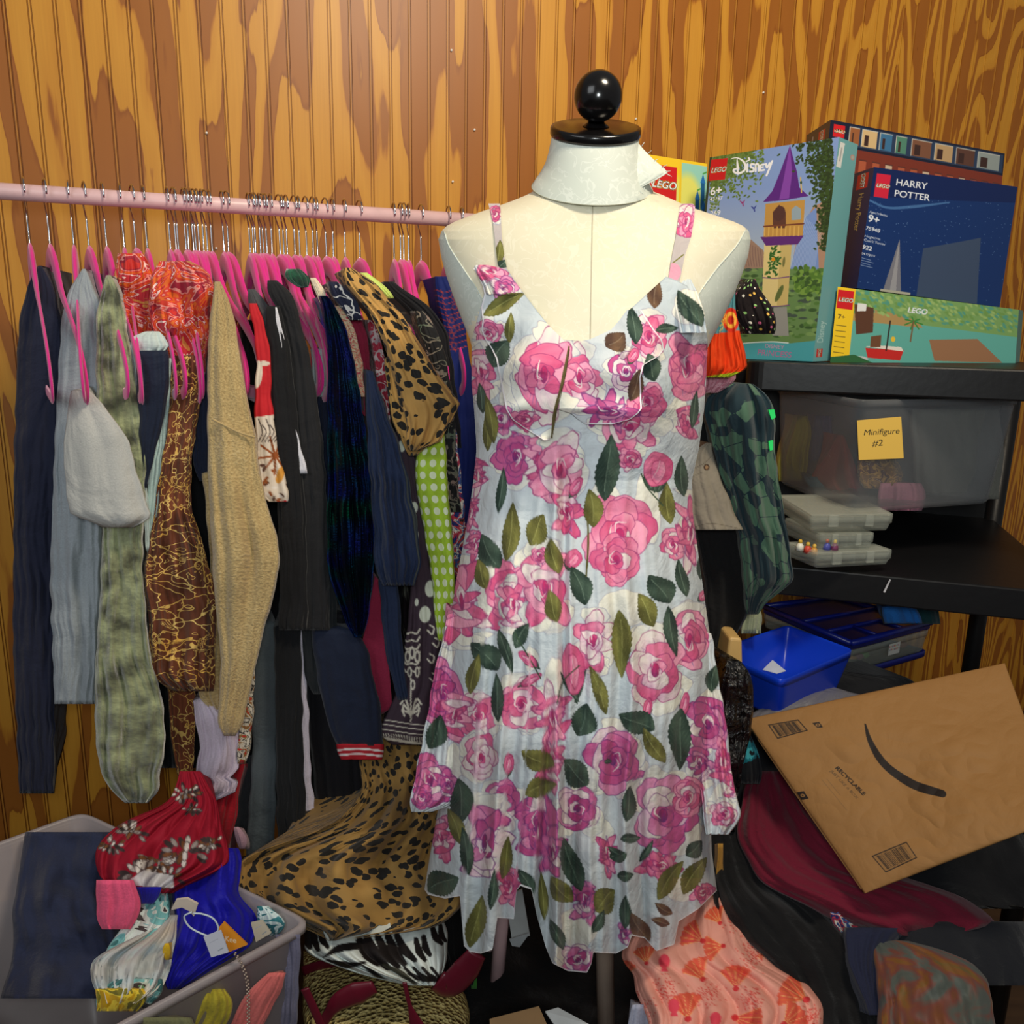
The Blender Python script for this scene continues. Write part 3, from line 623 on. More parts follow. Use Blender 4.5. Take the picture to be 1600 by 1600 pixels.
DR = np.array([[410, 744, 1098, .11], [440, 744, 1100, .112], [470, 742, 1102, .118], [530, 737, 1106, .13], [600, 737, 1103, .137], [640, 741, 1100, .137], [700, 745, 1092, .125], [750, 740, 1081, .115], [800, 733, 1082, .118], [850, 724, 1089, .13], [900, 714, 1096, .143], [950, 706, 1103, .152], [1000, 700, 1110, .16], [1050, 697, 1117, .165], [1150, 690, 1118, .17], [1268, 684, 1110, .175], [1330, 673, 1112, .18], [1390, 663, 1120, .18], [1540, 658, 1128, .18]])
def dint(y, k): return np.interp(y, DR[:, 0], DR[:, k])
def ddepth(px, py, fold=True):
    L, R = dint(py, 1), dint(py, 2); u = np.clip((px - (L + R) / 2) / ((R - L) / 2), -1, 1)
    d = Y0 - dint(py, 3) * (1 - np.abs(u) ** 2.3) ** .5 - bust(px, py)
    d = np.where(py < 1100, np.minimum(d, fdepth(px, py) - .006), d)
    if fold:
        amp = np.interp(py, [600, 700, 850, 1000, 1200, 1500], [0, .0015, .005, .011, .017, .025]); uu = u + .012 * np.sin(py / 60)
        f = .5 * np.sin(2 * math.pi * 4.3 * uu + .7) + .26 * np.sin(2 * math.pi * 6.3 * uu + 2 + .5 * np.sin(py / 130)) + .10 * np.sin(2 * math.pi * 12.7 * uu + py / 200)
        d = d + amp * f * (1 - u * u * .6) - np.interp(py, [680, 760, 1500], [0, .010, .024]) * (np.exp(-((px - 868 + (py - 700) * .0) / 9) ** 2) - np.exp(-((px - 882) / 7) ** 2))
        d = d + .0008 * noise2(px, py * .6, 11, 10) + .0016 * np.interp(py, [420, 560, 700], [1, .7, .4]) * noise2(px, py, 4, 16)
    return d
def dress_mesh(root):
    nu, nv, nb = 480, 800, 60
    th = np.linspace(-math.pi / 2, math.pi / 2, nu); s = np.sin(th)
    xt = 922 + 184 * s; xb = 891 + 229 * s
    yt = np.interp(xt, TOP[:, 0], TOP[:, 1]); yb = np.interp(xb, HEM[:, 0], HEM[:, 1])
    v = np.linspace(0, 1, nv)[:, None]; py = yt[None] + (yb - yt)[None] * v
    px = (dint(py, 1) + dint(py, 2)) / 2 + (dint(py, 2) - dint(py, 1)) / 2 * s[None]
    Fp = P(px, py, ddepth(px, py))
    tb = np.linspace(math.pi / 2, 3 * math.pi / 2, nb + 2)[1:-1]; sb = np.sin(tb)
    yb2 = np.interp(891 + 229 * sb, HEM[:, 0], HEM[:, 1]) * .3 + 1410 * .7; yt2 = np.full(nb, 552.)
    py2 = yt2[None] + (yb2 - yt2)[None] * v; px2 = (dint(py2, 1) + dint(py2, 2)) / 2 + (dint(py2, 2) - dint(py2, 1)) / 2 * sb[None]
    B = P(px2, py2, np.full(px2.shape, Y0)); B[..., 1] += dint(py2, 3) * np.abs(np.cos(tb))[None] ** .87 + .008 * np.sin(tb * 14)[None] * v
    V = np.concatenate([Fp, B], 1); PX = np.concatenate([px, px2], 1); PY = np.concatenate([py, py2], 1)
    col = DC.sample(PX, PY); hem = np.concatenate([yb - 0 * yb, yb2])[None] - PY
    e = (hem < 2.2)[..., None]; col = np.where(e, lin((226, 226, 228)), col)
    e2 = (PY - np.concatenate([yt, yt2])[None] < 1.8)[..., None]; col = np.where(e2, col * .8, col)
    al = np.interp(PY, [1150, 1166], [1, .84])
    own(mkmesh('dress_body', V.reshape(-1, 3), gridfaces(nv, nu + nb, True), M_print, col=col, alpha=al), root)
M_print = printed('floral_chiffon', .88, .12, .3, True, .05, 30)
dress = thing('floral_dress', 'sleeveless white chiffon dress printed with pink roses, worn by the dress form', 'dress', loc=tuple(P(905, 1480, Y0)))
dress_mesh(dress)
def sheet(name, rows, dfun, cv, root, mat=None, wave=.0, thick=.0006, edge=None, k=1.3):
    y, xl, xr = rows_(rows); R = int((y[-1] - y[0]) * k / 1.0); ys = np.linspace(y[0], y[-1], R); L, Rr = np.interp(ys, y, xl), np.interp(ys, y, xr)
    nc = int(np.abs(Rr - L).max() * k); t = np.linspace(0, 1, nc)[None]
    px = L[:, None] + (Rr - L)[:, None] * t; py = np.broadcast_to(ys[:, None], px.shape)
    d = dfun(px, py, t, (ys[:, None] - y[0]) / (y[-1] - y[0]))
    col = cv.sample(px, py)
    if edge: 
        m = (t < 2.2 / np.maximum(Rr - L, 4)[:, None]) if edge == 'l' else ((1 - t) < 2.2 / np.maximum(Rr - L, 4)[:, None])
        m = m | ((y[-1] - py) < 2); col = np.where(m[..., None], lin((232, 228, 232)), col)
    o = mkmesh(name, P(px, py, d).reshape(-1, 3), gridfaces(R, nc), mat or M_print, col=col.reshape(-1, 3))
    return own(o, root)
sheet('bodice_ruffle', '414:744,762 420:740,788 432:747,796 446:754,806 460:757,818 480:752,832 500:754,850 515:752,864 530:758,880 545:768,888 560:775,887 580:779,884 600:783,879 620:787,874 640:791,868 655:800,866 668:818,864 680:838,862 688:850,859',
      lambda x, y, t, v: ddepth(x, y, False) - .006 - .022 * (1 - t) * v ** .5 * (1 + .5 * np.sin(y / 11)) - .004 * np.sin(x / 13 + y / 40), DC, dress, edge='l')
sheet('bodice_ruffle', '484:980,1002 500:968,1012 515:955,1022 530:922,1034 536:893,1036 546:890,1037 556:888,1030 570:884,1006 590:880,1001 610:878,1002 625:872,1002 638:868,1003 646:893,997 655:903,985 663:915,955',
      lambda x, y, t, v: ddepth(x, y, False) - .006 - .022 * t * v ** .5 * (1 + .5 * np.sin(y / 10)) - .004 * np.sin(x / 13 - y / 40), DC, dress, edge='r')
own(drape('ruffle_fold', M_print, '484:985,1000 500:982,1008 520:978,1020 540:968,1034 552:960,1037 566:950,1020 580:946,1000 595:950,994 606:968,988', .955, back=.012, bulge=.9, folds=(2.5, .6), canvas=DC, jit=2, lump=.006), dress)
own(drape('ruffle_fold', M_print, '436:1066,1081 446:1054,1084 462:1050,1092 480:1052,1098 498:1058,1103 520:1062,1105', (1.0, .975), back=.012, bulge=.9, folds=(2.2, .6), canvas=DC, jit=1.5, lump=.006), dress)
own(drape('ruffle_fold', M_print, '416:742,760 424:740,786 436:750,793 448:757,803 460:760,812', (1.0, .985), back=.012, bulge=.8, folds=(2, .5), canvas=DC, jit=1), dress)
SCV = Cv(750, 310, 1100, 450, 2.5, (188, 178, 176))
SCV.rose(1072, 345, 14, 32, 8, 0, 3, 0); SCV.stroke([(1050, 412), (1060, 404), (1068, 398)], 2, (120, 118, 60)); SCV.ell(1052, 425, 12, 14, 0, (226, 160, 180)); SCV.rose(774, 334, 9, 14, 0, 1, 4); SCV.leaf(780, 395, 8, 20, 90, 'O'); SCV.leaf(786, 412, 8, 8, 60, 'D')
sheet('strap', '318:763,781 330:766,782 345:770,783 370:773,784 400:776,788 424:779,793', lambda x, y, t, v: fdepth(x, y) - .003, SCV, dress, k=2)
sheet('strap', '318:1066,1082 322:1062,1086 340:1060,1085 370:1056,1080 400:1050,1070 440:1044,1062', lambda x, y, t, v: fdepth(x, y) - .003, SCV, dress, k=2)
own(drape('side_flounce', M_print, '960:700,722 1000:692,728 1050:678,730 1100:671,732 1150:661,732 1200:651,730 1240:643,726 1256:640,716 1264:640,700 1269:642,672', (1.05, 1.02), back=.05, bulge=.5, folds=(2.3, .7), canvas=DC, jit=1.2), dress)
own(drape('side_flounce', M_print, '990:1095,1112 1050:1090,1121 1100:1088,1130 1150:1090,1138 1200:1092,1142 1250:1096,1152 1280:1100,1161 1288:1100,1150 1298:1101,1144 1304:1103,1138', (1.05, 1.0), back=.05, bulge=.5, folds=(1.8, .7), canvas=DC, jit=1.2), dress)
# ================================================================ CLOTHES RACK
def barpt(X): return np.array([X, 1.64 + .37 * X, 1.27 + .18])
bx = np.linspace(-1.6, 0.35, 800); bpts = np.stack([bx, 1.64 + .37 * bx, np.full_like(bx, 1.45)], -1); bpx = proj(bpts)[0]
rack = thing('clothes_rack', 'pink tubular clothes rack packed with hangers against the wooden wall', 'clothes rack', loc=(-.4, 1.5, 0))
own(tube('hanging_bar', [barpt(-1.25), barpt(.12)], .0127, M_pinkrack, n=24), rack)
for X in (-1.24, .11):
    b = barpt(X); own(tube('upright', [b, [b[0], b[1], .06]], .0127, M_pinkrack, n=20), rack)
lt, lb = P(789, 1380, 1.37), P(775, 1545, 1.335)
own(tube('leg', [lt + (lt - lb) * .2, lb], .0135, M_pinkrack, n=20), rack)
own(tube('foot_bar', [lt + [-.03, 0, 0], P(766, 1520, 1.42)], .008, M_pinkrack, n=12), rack)
M_clear = plastic('clear_acrylic', (210, 220, 226), .25, .05)
HX = [206.6, 224.4, 261, 270, 274, 286, 290, 298, 302, 307, 314, 320, 327.5, 346, 353, 387.5, 393, 396, 404, 409, 414, 422, 435, 441, 446, 458, 466, 477, 487, 494, 508, 519, 537.5, 561, 615, 625, 630, 638, 657.5, 700, 721] + [188, 160, 132, 108, 70, 38]
HX = sorted(HX)
def hanger_proto():
    pts = [(0, 0), (.022, -.008), (.045, -.03), (.07, -.055), (.11, -.078), (.155, -.104), (.19, -.13), (.212, -.16), (.213, -.182), (.2, -.194), (.17, -.197), (.1, -.197), (0, -.197)]
    pts = pts + [(-a, b) for a, b in pts[-2:0:-1]]
    q = smoothpath([(0, a, b) for a, b in pts], 150, closed=True)
    wv = np.where(q[:, 2] > -.05, .017, .0088); wv = np.convolve(np.r_[wv[-6:], wv, wv[:6]], np.ones(13) / 13, 'valid')
    V, f = tubeV(q, wv, 10, closed=True, flat=.25, nrm=(1, 0, 0))
    body = mkmesh('hanger_body', V, f, M_velvet)
    hk = [(0, 0, -.004), (0, 0, .052), (0, .006, .062), (0, .016, .076), (0, .0175, .088)] + [(0, .0165 * math.cos(a), .0905 + .0165 * math.sin(a)) for a in np.linspace(.1, 3.5, 16)]
    hook = tube('hook', smoothpath(hk, 60), .0014, M_chrome, n=8)
    return body, hook
hb, hh = hanger_proto()
GAPS = ['by itself at the left end of the rail', 'just left of the densest cluster of hooks', 'in the left cluster of hooks', 'in the middle cluster of hooks', 'to the right of the middle cluster', 'near the dress form shoulder']
def hangers():
    for i, x in enumerate(HX):
        X = np.interp(x, bpx, bx); b = barpt(X)
        # leave the crowd together with its neighbours: what tells a hanger apart is where its hook sits on the rail
        if x < 200: lb = 'pink velvet hanger at the far left end of the pink rail'
        elif x < 232: lb = 'pink velvet hanger, one of the two lone hooks above the red marbled blouse'
        elif x < 335: lb = 'pink velvet hanger in the tight hook cluster above the red and orange blouse'
        elif x < 360: lb = 'pink velvet hanger, one of the close pair above the tan sweater'
        elif x < 450: lb = 'pink velvet hanger in the middle hook cluster above the black clothes'
        elif x < 500: lb = 'pink velvet hanger in the spaced row of hooks right of the middle cluster'
        elif x < 515: lb = 'pink velvet hanger directly left of the leopard blouse hanger'
        elif x < 530: lb = 'pink velvet hanger above the collar of the leopard blouse'
        elif x < 545: lb = 'pink velvet hanger above the lime green top'
        elif x < 600: lb = 'pink velvet hanger right of the lime green top, before the empty stretch of rail'
        elif x < 650: lb = 'pink velvet hanger with sticker in the small cluster right of the empty stretch of rail'
        elif x < 680: lb = 'pink velvet hanger between the small cluster and the shoulder of the dress form'
        elif x < 710: lb = 'red-pink velvet hanger of the royal blue garment beside the dress form'
        else: lb = 'pink velvet hanger at the right end, hook behind the dress form shoulder'
        h = thing('clothes_hanger', lb, 'hanger', 'pink velvet hangers on the rail')
        bo = hb if i == 0 else hb.copy(); ho = hh if i == 0 else hh.copy()
        if i: C.objects.link(bo); C.objects.link(ho)
        bo.parent = h; ho.parent = h
        yaw = np.interp(x, [200, 400, 700], [.55, .55, .32]) + .1 * math.sin(i * 2.3)
        tilt = .05 * math.sin(i * 1.7)
        h.location = (b[0], b[1], b[2] - .0935 + .0025); h.rotation_euler = (tilt * .5, 0, yaw); h.scale = (1.06,) * 3
        if 600 < x < 640 or x == 700:
            st = mkmesh('size_sticker', [(.0042, -.026, -.018), (.0042, -.018, -.018), (.0042, -.018, -.032), (.0042, -.026, -.032)], [(0, 1, 2, 3)], plain('sticker', (222, 220, 214), .6), h, smooth=False)
hangers()
# ---------------------------------------------------------------- garments on the rack
G = 'clothes hanging on the pink rack'
G = 'clothes hanging on the pink rack'
tan = (196, 162, 100)
M_leo = leopard('leopard_print', (192, 148, 82), sc=84, thr=.42)
M_leo2 = leopard('leopard_print_dark', (152, 118, 64), sc=92, thr=.40)
M_red = swirl('red_marble', [(0, (208, 52, 46)), (.36, (168, 40, 60)), (.42, (236, 150, 140)), (.45, (214, 60, 44)), (.5, (228, 106, 40)), (.54, (206, 46, 52)), (.57, (246, 214, 206)), (.59, (196, 50, 62)), (.66, (214, 150, 80)), (.7, (190, 46, 50))], 11, 3.5)
M_bat = lines('brown_batik', (92, 52, 34), (226, 178, 84), 44, .032, (240, 210, 130), (128, 70, 46))
M_band = lines('burgundy_bandana', (126, 26, 46), (222, 206, 200), 52, .07, (70, 40, 70), (150, 30, 52))
M_swirlk = lines('black_swirl', (26, 26, 28), (140, 120, 110), 34, .05, (90, 110, 90))
M_mult = swirl('folk_floral', [(0, (40, 54, 120)), (.4, (200, 60, 80)), (.47, (236, 228, 214)), (.53, (60, 90, 150)), (.6, (190, 70, 60)), (.68, (40, 40, 50))], 30, 2)
M_camo = camo()
def sweater():
    n = N('tan_wool'); uv = n.coord(); f = n.noise(uv, 300, 4); g = n.noise(uv, 12, 3)
    col = n.ramp(n.math('ADD', n.math('MULTIPLY', f, .7), n.math('MULTIPLY', g, .3)), [(.3, (150, 126, 84)), (.55, (194, 168, 116)), (.75, (222, 200, 150))])
    n.bump(n.math('ADD', n.math('MULTIPLY', f, .25), g), .5, .02); return n.done(col, .95, .1, .4)
M_wool = sweater()
def velour(name, c, fur=0.0, st=(80, 6)):
    n = N(name); uv = n.coord(st[0], st[1], 1); f = n.noise(uv, 1, 4); g = n.noise(n.coord(), 32, 5)
    col = n.ramp(g, [(.34, tuple(v * .5 for v in c)), (.52, c), (.68, tuple(min(255, v * 1.25) for v in c))])
    n.bump(n.math('ADD', n.math('MULTIPLY', f, .3), g), .6, .02); return n.done(col, .8, .3, .7)
def iridescent():
    n = N('iridescent_velvet'); uv = n.coord(); lw = n.n('ShaderNodeLayerWeight', i_Blend=.5)
    g = n.noise(uv, 10, 3)
    tint = n.ramp(g, [(.35, (10, 110, 80)), (.48, (40, 50, 190)), (.58, (20, 120, 110)), (.7, (50, 60, 210))])
    n.l(tint, n.b.inputs['Specular Tint']); n.l(tint, n.b.inputs['Sheen Tint'])
    n.bump(n.noise(uv, 300, 2), .4, .004)
    m = n.done((6, 8, 14), .36, 1.0, .6, 0); n.b.inputs['Sheen Roughness'].default_value = .25; return m
M_iri = iridescent()
def g(name, mat, rows, Y, label, cat, **k): return drape(name, mat, rows, np.array(Y) + .07, label, cat, G, **k)
# far left
g('velour_jacket', velour('sage_velour', (140, 146, 110)), '430:166,174 450:158,186 500:150,196 560:150,208 590:150,213 650:150,224 720:165,230 800:160,226 880:158,222 950:155,228 1020:150,234 1060:148,246 1110:148,257 1170:150,258 1215:160,250 1245:180,246 1255:196,232', 1.17, 'sage green crushed velour jacket at the left of the rack, reaching low', 'jacket', folds=(2.5, .5), lump=.004, back=.28)
g('grey_tshirt', cloth('b9b9b4'), '610:112,140 650:104,176 690:100,202 730:100,212 770:104,224 805:110,237 814:140,228 824:160,208', 1.13, 'light grey heather top overlapping the sage velour jacket', 'top', back=.1, bulge=.2, sm=0, folds=(1, .2))
g('checked_shirt', cloth('9aa2a8'), '420:128,134 445:112,146 480:98,160 560:92,168 700:85,162 900:78,158 1100:85,150', 1.22, 'pale grey shirt hanging beyond the sage velour jacket', 'shirt', back=.25)
g('navy_cardigan', cloth('22263a'), '415:60,66 440:45,80 480:34,92 520:28,98 700:22,92 1000:20,88 1240:30,84', 1.25, 'navy cardigan hanging furthest left on the rack', 'cardigan', back=.25)
g('marbled_blouse', M_red, '396:186,224 408:180,236 430:176,240 470:176,240 510:178,240 540:190,234 552:195,215', 1.24, 'red marbled blouse bunched on the leftmost visible hangers', 'blouse', lump=.012, folds=(4, .5), jit=3, back=.2)
g('orange_marbled_blouse', M_red, '408:250,296 414:244,318 425:238,330 445:232,336 475:232,337 505:236,334 535:246,328 556:252,322 580:266,322 602:285,318', 1.21, 'red and orange marbled blouse puffed over its hanger beside the tan sweater', 'blouse', lump=.014, folds=(4, .5), jit=3, back=.2)
g('navy_white_shirt', cloth('1c2438', .7), '548:212,262 580:212,266 620:214,262 660:216,255 700:219,244 740:224,234 762:226,230', 1.16, 'navy satin top framed by a pale mint collar at the left of the rack', 'shirt', back=.1, folds=(1.5, .3))
g('mint_shirt', cloth('c4d2ce'), '518:225,250 526:206,258 545:202,266 560:202,216 620:205,214 700:212,222 780:222,232 860:229,234', 1.17, 'pale mint collared shirt behind the navy satin top', 'shirt', back=.1, bulge=.3, sm=0)
g('mint_tunic', cloth('b4cac6'), '560:257,268 620:254,266 680:243,261 740:232,256 800:229,248 850:229,240 872:230,234', 1.18, 'pale aqua tunic strip between the navy satin top and brown batik dress', 'tunic', back=.2, bulge=.4)
g('batik_dress', M_bat, '556:270,314 600:266,320 650:262,310 700:254,302 750:246,298 800:240,300 850:232,318 900:222,330 935:226,338 960:232,338 1000:233,337 1040:234,336 1062:236,336 1076:262,335 1080:270,334', 1.185, 'brown batik dress with gold scrolls and tiered ruffles', 'dress', folds=(3.5, .8), back=.28)
g('batik_skirt', M_bat, '1075:262,306 1120:264,306 1160:268,304 1200:274,303 1216:280,298', 1.24, 'lowest brown batik tier hanging under the batik dress', 'dress', back=.2)
g('navy_knit', cloth('242c44'), '500:300,326 560:302,328 640:300,326 700:298,326 744:306,325 752:312,322', 1.22, 'dark navy garment between the batik dress and the tan sweater', 'top', back=.2)
g('tan_sweater', M_wool, '440:336,344 452:333,352 480:330,362 520:326,370 560:324,376 620:324,386 680:324,400 740:325,406 790:327,418 840:330,434 880:332,438 920:334,430 960:338,420 1000:343,408 1050:345,398 1090:342,388 1130:340,380 1143:343,376 1150:350,368', (1.15, 1.12), 'fuzzy tan wool sweater with a long sleeve hanging in front', 'sweater', folds=(1.6, .35), bulge=.7, back=.25, jit=1)
for nm, rows, Yb, h, lb in [('dark_coat', '520:236,330 800:232,336 1100:232,330 1200:240,326', 1.45, '15161a', 'added dark garment filling the shadowed gap behind the batik dress and tan sweater'), ('black_dress', '500:376,470 700:372,500 1000:370,505 1260:372,500', 1.47, '101114', 'added black garment filling the shadowed gap behind the red floral sleeve and black coat'), ('dark_jacket', '500:560,690 700:556,728 1000:552,740 1150:560,730', 1.5, '121318', 'added dark garment filling the shadowed gap behind the puff sleeve and plum dress')]:  # added dark garments stand in for shade between the hanging clothes
    drape(nm, cloth(h), rows, Yb, lb, nm.split('_')[1], G, back=.1)
q = smoothpath([(332, 655), (350, 664), (375, 676), (399, 683)], 24); sw = bpy.data.objects['tan_sweater']
own(tube('seam', P(q[:, 0], q[:, 1], 1.183), .0016, M_wool, n=6), sw)
g('olive_knit', M_wool, '740:316,346 800:322,350 900:330,352 1000:332,350 1060:312,350 1090:308,352 1106:318,350 1112:334,346', 1.2, 'tan knit hem with a black band behind the sweater sleeve', 'sweater', back=.15)
g('red_floral_dress', M_red, '474:388,402 500:394,410 530:398,420 560:401,423 600:399,424 640:397,425 655:398,428', 1.17, 'scarlet sleeve of the red and cream floral dress', 'dress', back=.2, folds=(1, .3)) if False else None
def floral_sleeve():
    c = Cv(370, 460, 470, 800, 2.4, (198, 36, 44))
    c.poly([(396, 652), (428, 648), (440, 700), (456, 780), (400, 790)], (228, 214, 196)); c.ell(402, 585, 8, 22, .1, (226, 210, 190)); c.ell(412, 568, 10, 4, 0, (226, 210, 190))
    for k in range(9): a = k * .7 + .2; c.stroke([(430, 712), (430 + 26 * math.cos(a), 712 + 30 * math.sin(a))], [3.2, 1.2], (158, 84, 40))
    for k in range(6): c.stroke([(404 + k * 6, 655 + k % 2 * 9), (410 + k * 6, 675), (404 + k * 5, 690)], 1.6, (60, 46, 46))
    for k in range(22): x, y = rng.uniform(404, 452), rng.uniform(725, 784); c.ell(x, y, 2.4, 4.5, rng.random() * 3, [(150, 84, 44), (90, 60, 50), (236, 226, 216)][k % 3])
    c.ell(438, 742, 6, 14, .3, (216, 150, 60))
    g('red_floral_dress', printed('floral_print', .75), '474:388,402 500:394,410 530:398,420 560:401,423 600:399,424 640:397,426 700:401,434 740:404,443 765:407,452 778:404,454 784:420,450', 1.16, 'red dress sleeve with a cream cuff printed with brown blossoms', 'dress', canvas=c, back=.2, folds=(1.2, .3))
floral_sleeve()
g('grey_blazer', cloth('4a4b4e'), '452:388,398 465:386,410 480:388,424 500:396,432 560:418,436 640:424,440 760:432,446', 1.2, 'charcoal grey blazer shoulder in front of the black coat', 'blazer', back=.25)
g('black_blouse', cloth('1a1a1c'), '478:416,436 500:415,444 540:418,452 600:421,460 700:428,470 800:434,478 900:438,480 985:436,482', 1.17, 'black blouse directly right of the red floral sleeve', 'blouse', folds=(2, .3))
g('black_coat', cloth('222224'), '438:418,432 446:414,452 460:416,458 490:440,466 540:450,480 600:455,492 700:464,506 800:466,512 900:464,514 985:462,516', 1.18, 'long black coat with smooth rounded shoulder in the middle of the rack', 'coat', folds=(2, .3))
g('white_lined_tunic', cloth('d8d6dc'), '480:429,433 540:438,446 600:447,452 650:452,456 700:466,470 740:468,482', 1.162, 'white lining strip showing between the black blouse and black coat', 'lining', back=.05, bulge=.3)
g('black_tunic_hem', cloth('202427'), '870:468,512 930:470,526 1000:472,528 1060:476,526 1080:484,512 1085:490,506', 1.2, 'dark charcoal tunic tail rounded at its bottom under the black coat', 'tunic', back=.2)
g('grey_shirt', cloth('9ea6a6'), '545:484,510 580:488,516 620:492,512', 1.25, 'small patch of grey shirt right of the black coat', 'shirt', back=.1)
g('navy_dress', cloth('1c2236'), '560:496,520 640:494,524 760:500,524 900:508,540', 1.26, 'dark navy dress edge left of the iridescent velvet', 'dress', back=.2)
g('velvet_dress', M_iri, '462:500,510 474:502,522 500:508,536 540:512,548 600:512,560 680:512,572 760:512,580 840:511,586 890:512,584 930:524,580 965:538,576 990:548,570 996:554,566', 1.17, 'iridescent black velvet dress with blue and green shimmer', 'dress', folds=(3.0, .85), bulge=.7, back=.25)
g('coral_print_top', swirl('coral_knit', [(0, (226, 196, 160)), (.45, (224, 130, 110)), (.52, (234, 214, 180)), (.62, (210, 90, 100))], 60, 2), '478:522,538 500:530,548 540:548,562 580:556,568 620:560,570', 1.2, 'cream and coral knit sliver beside the velvet dress', 'top', back=.2)
g('burgundy_jumper', cloth('86203a'), '462:528,542 480:536,560 520:554,574 560:562,578 600:566,580 650:570,576', 1.21, 'burgundy jumper shoulder between the coral knit and the navy print', 'jumper', back=.2)
g('navy_print_top', lines('navy_print', (32, 36, 60), (226, 222, 216), 24, .03), '440:512,528 450:512,542 462:520,556 478:530,562 500:548,566', 1.16, 'navy print top with small white marks on a forward hanger', 'top', back=.2)
g('bandana_blouse', M_band, '500:574,586 530:580,594 560:584,602 600:590,606 640:596,608 668:604,612', 1.19, 'burgundy bandana print blouse with white paisley', 'blouse', back=.2)
g('green_velvet_scarf', velour('emerald_velvet', (16, 84, 58)), '420:448,468 426:444,480 436:444,486 444:456,486 449:466,482', 1.28, 'emerald velvet sleeve peeking over the hangers', 'sleeve', back=.03, lump=.006)
g('cream_collar', cloth('e2d2b6'), '434:486,494 446:487,504 460:492,510 474:500,510', 1.22, 'cream satin collar beside the emerald velvet', 'collar', back=.05)
g('puff_sleeve_blouse', cloth('202c48', .75), '580:572,584 600:572,590 640:573,604 690:574,622 730:576,634 780:580,645 830:584,654 870:584,657 900:590,656 915:596,648', 1.16, 'navy blouse with a large gathered puff sleeve', 'blouse', folds=(3.2, .9), bulge=.8, back=.2, jit=2)
g('navy_blouse_cuff', cloth('1e2a44', .75), '905:592,622 960:596,626 1020:602,630 1060:612,634 1094:622,640', 1.18, 'navy blouse cuff hanging below the puff sleeve', 'cuff', back=.15)
g('crimson_scarf', cloth('8c2440'), '905:584,592 940:578,594 1000:566,604 1050:572,608 1085:576,612 1104:580,613 1116:582,598', 1.2, 'crimson panel hanging between the velvet dress and navy cuff', 'scarf', back=.12, bulge=.2, sm=0, folds=(1, .1))
g('leopard_blouse', M_leo, '418:538,550 428:534,566 445:540,590 468:560,606 490:578,628 520:592,646 550:604,664 580:612,682 610:620,704 630:624,719 645:632,712 665:636,702 690:634,688 704:640,656', 1.14, 'tan leopard spotted blouse with a wide folded sleeve', 'blouse', folds=(2.2, .5), back=.2, jit=.6, sm=0)
g('leopard_cuff', M_leo, '560:600,640 620:606,650 670:616,690 690:626,682 700:634,668 712:640,650', 1.165, 'folded lower sleeve of the leopard blouse', 'sleeve', folds=(1.5, .5), back=.1)
g('lime_blouse', cloth('c8dc74'), '426:562,574 434:562,584 446:572,600 456:586,612 466:598,616', 1.2, 'rolled lime green strap top lying over the hangers', 'top', back=.03, bulge=.9)
g('lime_polka_dress', dots('lime_polka', (176, 212, 60), (222, 234, 196), 92, .32), '655:686,692 675:676,694 690:664,696 705:648,698 760:650,700 820:660,706 880:672,710 940:678,712 980:682,704 1002:686,696', 1.18, 'lime green dress with pale dots between plum and floral garments', 'dress', folds=(1.2, .3), back=.2)
def plum():
    c = Cv(585, 500, 720, 1180, 2.0, (62, 48, 58))
    for x, y, rx, ry in [(624, 660, 8, 14), (628, 697, 6, 9), (647, 793, 6, 9), (650, 838, 4, 10), (631, 921, 7, 9), (672, 920, 8, 13), (651, 941, 3, 6), (664, 960, 9, 13), (593, 505, 4, 5)]: c.ell(x, y, rx, ry, .05, (214, 218, 200))
    cr = (214, 208, 190)
    for k in range(6): 
        y = 988 + k * 12
        for sgn in (-1, 1): c.stroke([(643, y), (643 + sgn * 8, y + 2), (643 + sgn * 13, y - 5)], 2.6, cr)
    for x, y, r in [(637, 1026, 6), (652, 1026, 6), (644, 1020, 6), (640, 1050, 5), (652, 1050, 5), (645, 1070, 5)]: c.ell(x, y, r * .8, r * 1.7, 0, cr); c.ell(x, y, r * .35, r, 0, (70, 60, 66))
    for x, y in [(668, 985), (676, 1005), (668, 1030), (684, 1040), (672, 1060), (690, 1020)]: c.stroke([(x, y), (x + 7, y + 6), (x + 10, y - 4), (x + 4, y - 8)], 2.6, cr)
    for sgn in (-1, 1):
        for k, dy in enumerate((0, 9, 18)): c.stroke([(642, 1120 - k * 2), (642 + sgn * (9 + k * 2), 1092 + dy), (642 + sgn * (16 - k * 3), 1100 + dy)], 3, cr)
    c.stroke([(642, 1060), (642, 1128)], 2, cr)
    for k, y in enumerate((1129, 1136, 1144, 1158)): c.stroke([(590, y - 6), (640, y + 2), (700, y + 8)], 1.6 if k < 3 else 4, cr, smooth=False)
    for x in range(595, 700, 4): c.stroke([(x, 1145 + (x - 590) * .1), (x + 1, 1153 + (x - 590) * .1)], 1.5, cr, smooth=False)
    g('plum_dotted_dress', printed('plum_border_print', .8), '540:602,612 570:606,616 600:608,620 660:616,630 700:622,644 760:630,658 820:638,668 880:642,676 950:640,688 1000:632,694 1060:630,696 1100:612,694 1140:592,690 1156:594,684 1164:612,670', 1.2, 'plum dress with white dots and a cream folk border at the hem', 'dress', canvas=c, folds=(1.5, .3), back=.2)
plum()
g('black_swirl_blouse', M_swirlk, '486:648,662 500:650,676 530:660,688 560:668,698 600:676,704 650:690,710 720:698,714 800:702,720', 1.24, 'black blouse with grey and pink swirls behind the leopard sleeve', 'blouse', back=.2)
g('folk_floral_skirt', M_mult, '640:694,708 700:698,716 760:702,722 820:704,728 860:708,734 900:706,732', 1.26, 'blue and red folk floral skirt next to the lime dress', 'skirt', back=.2)
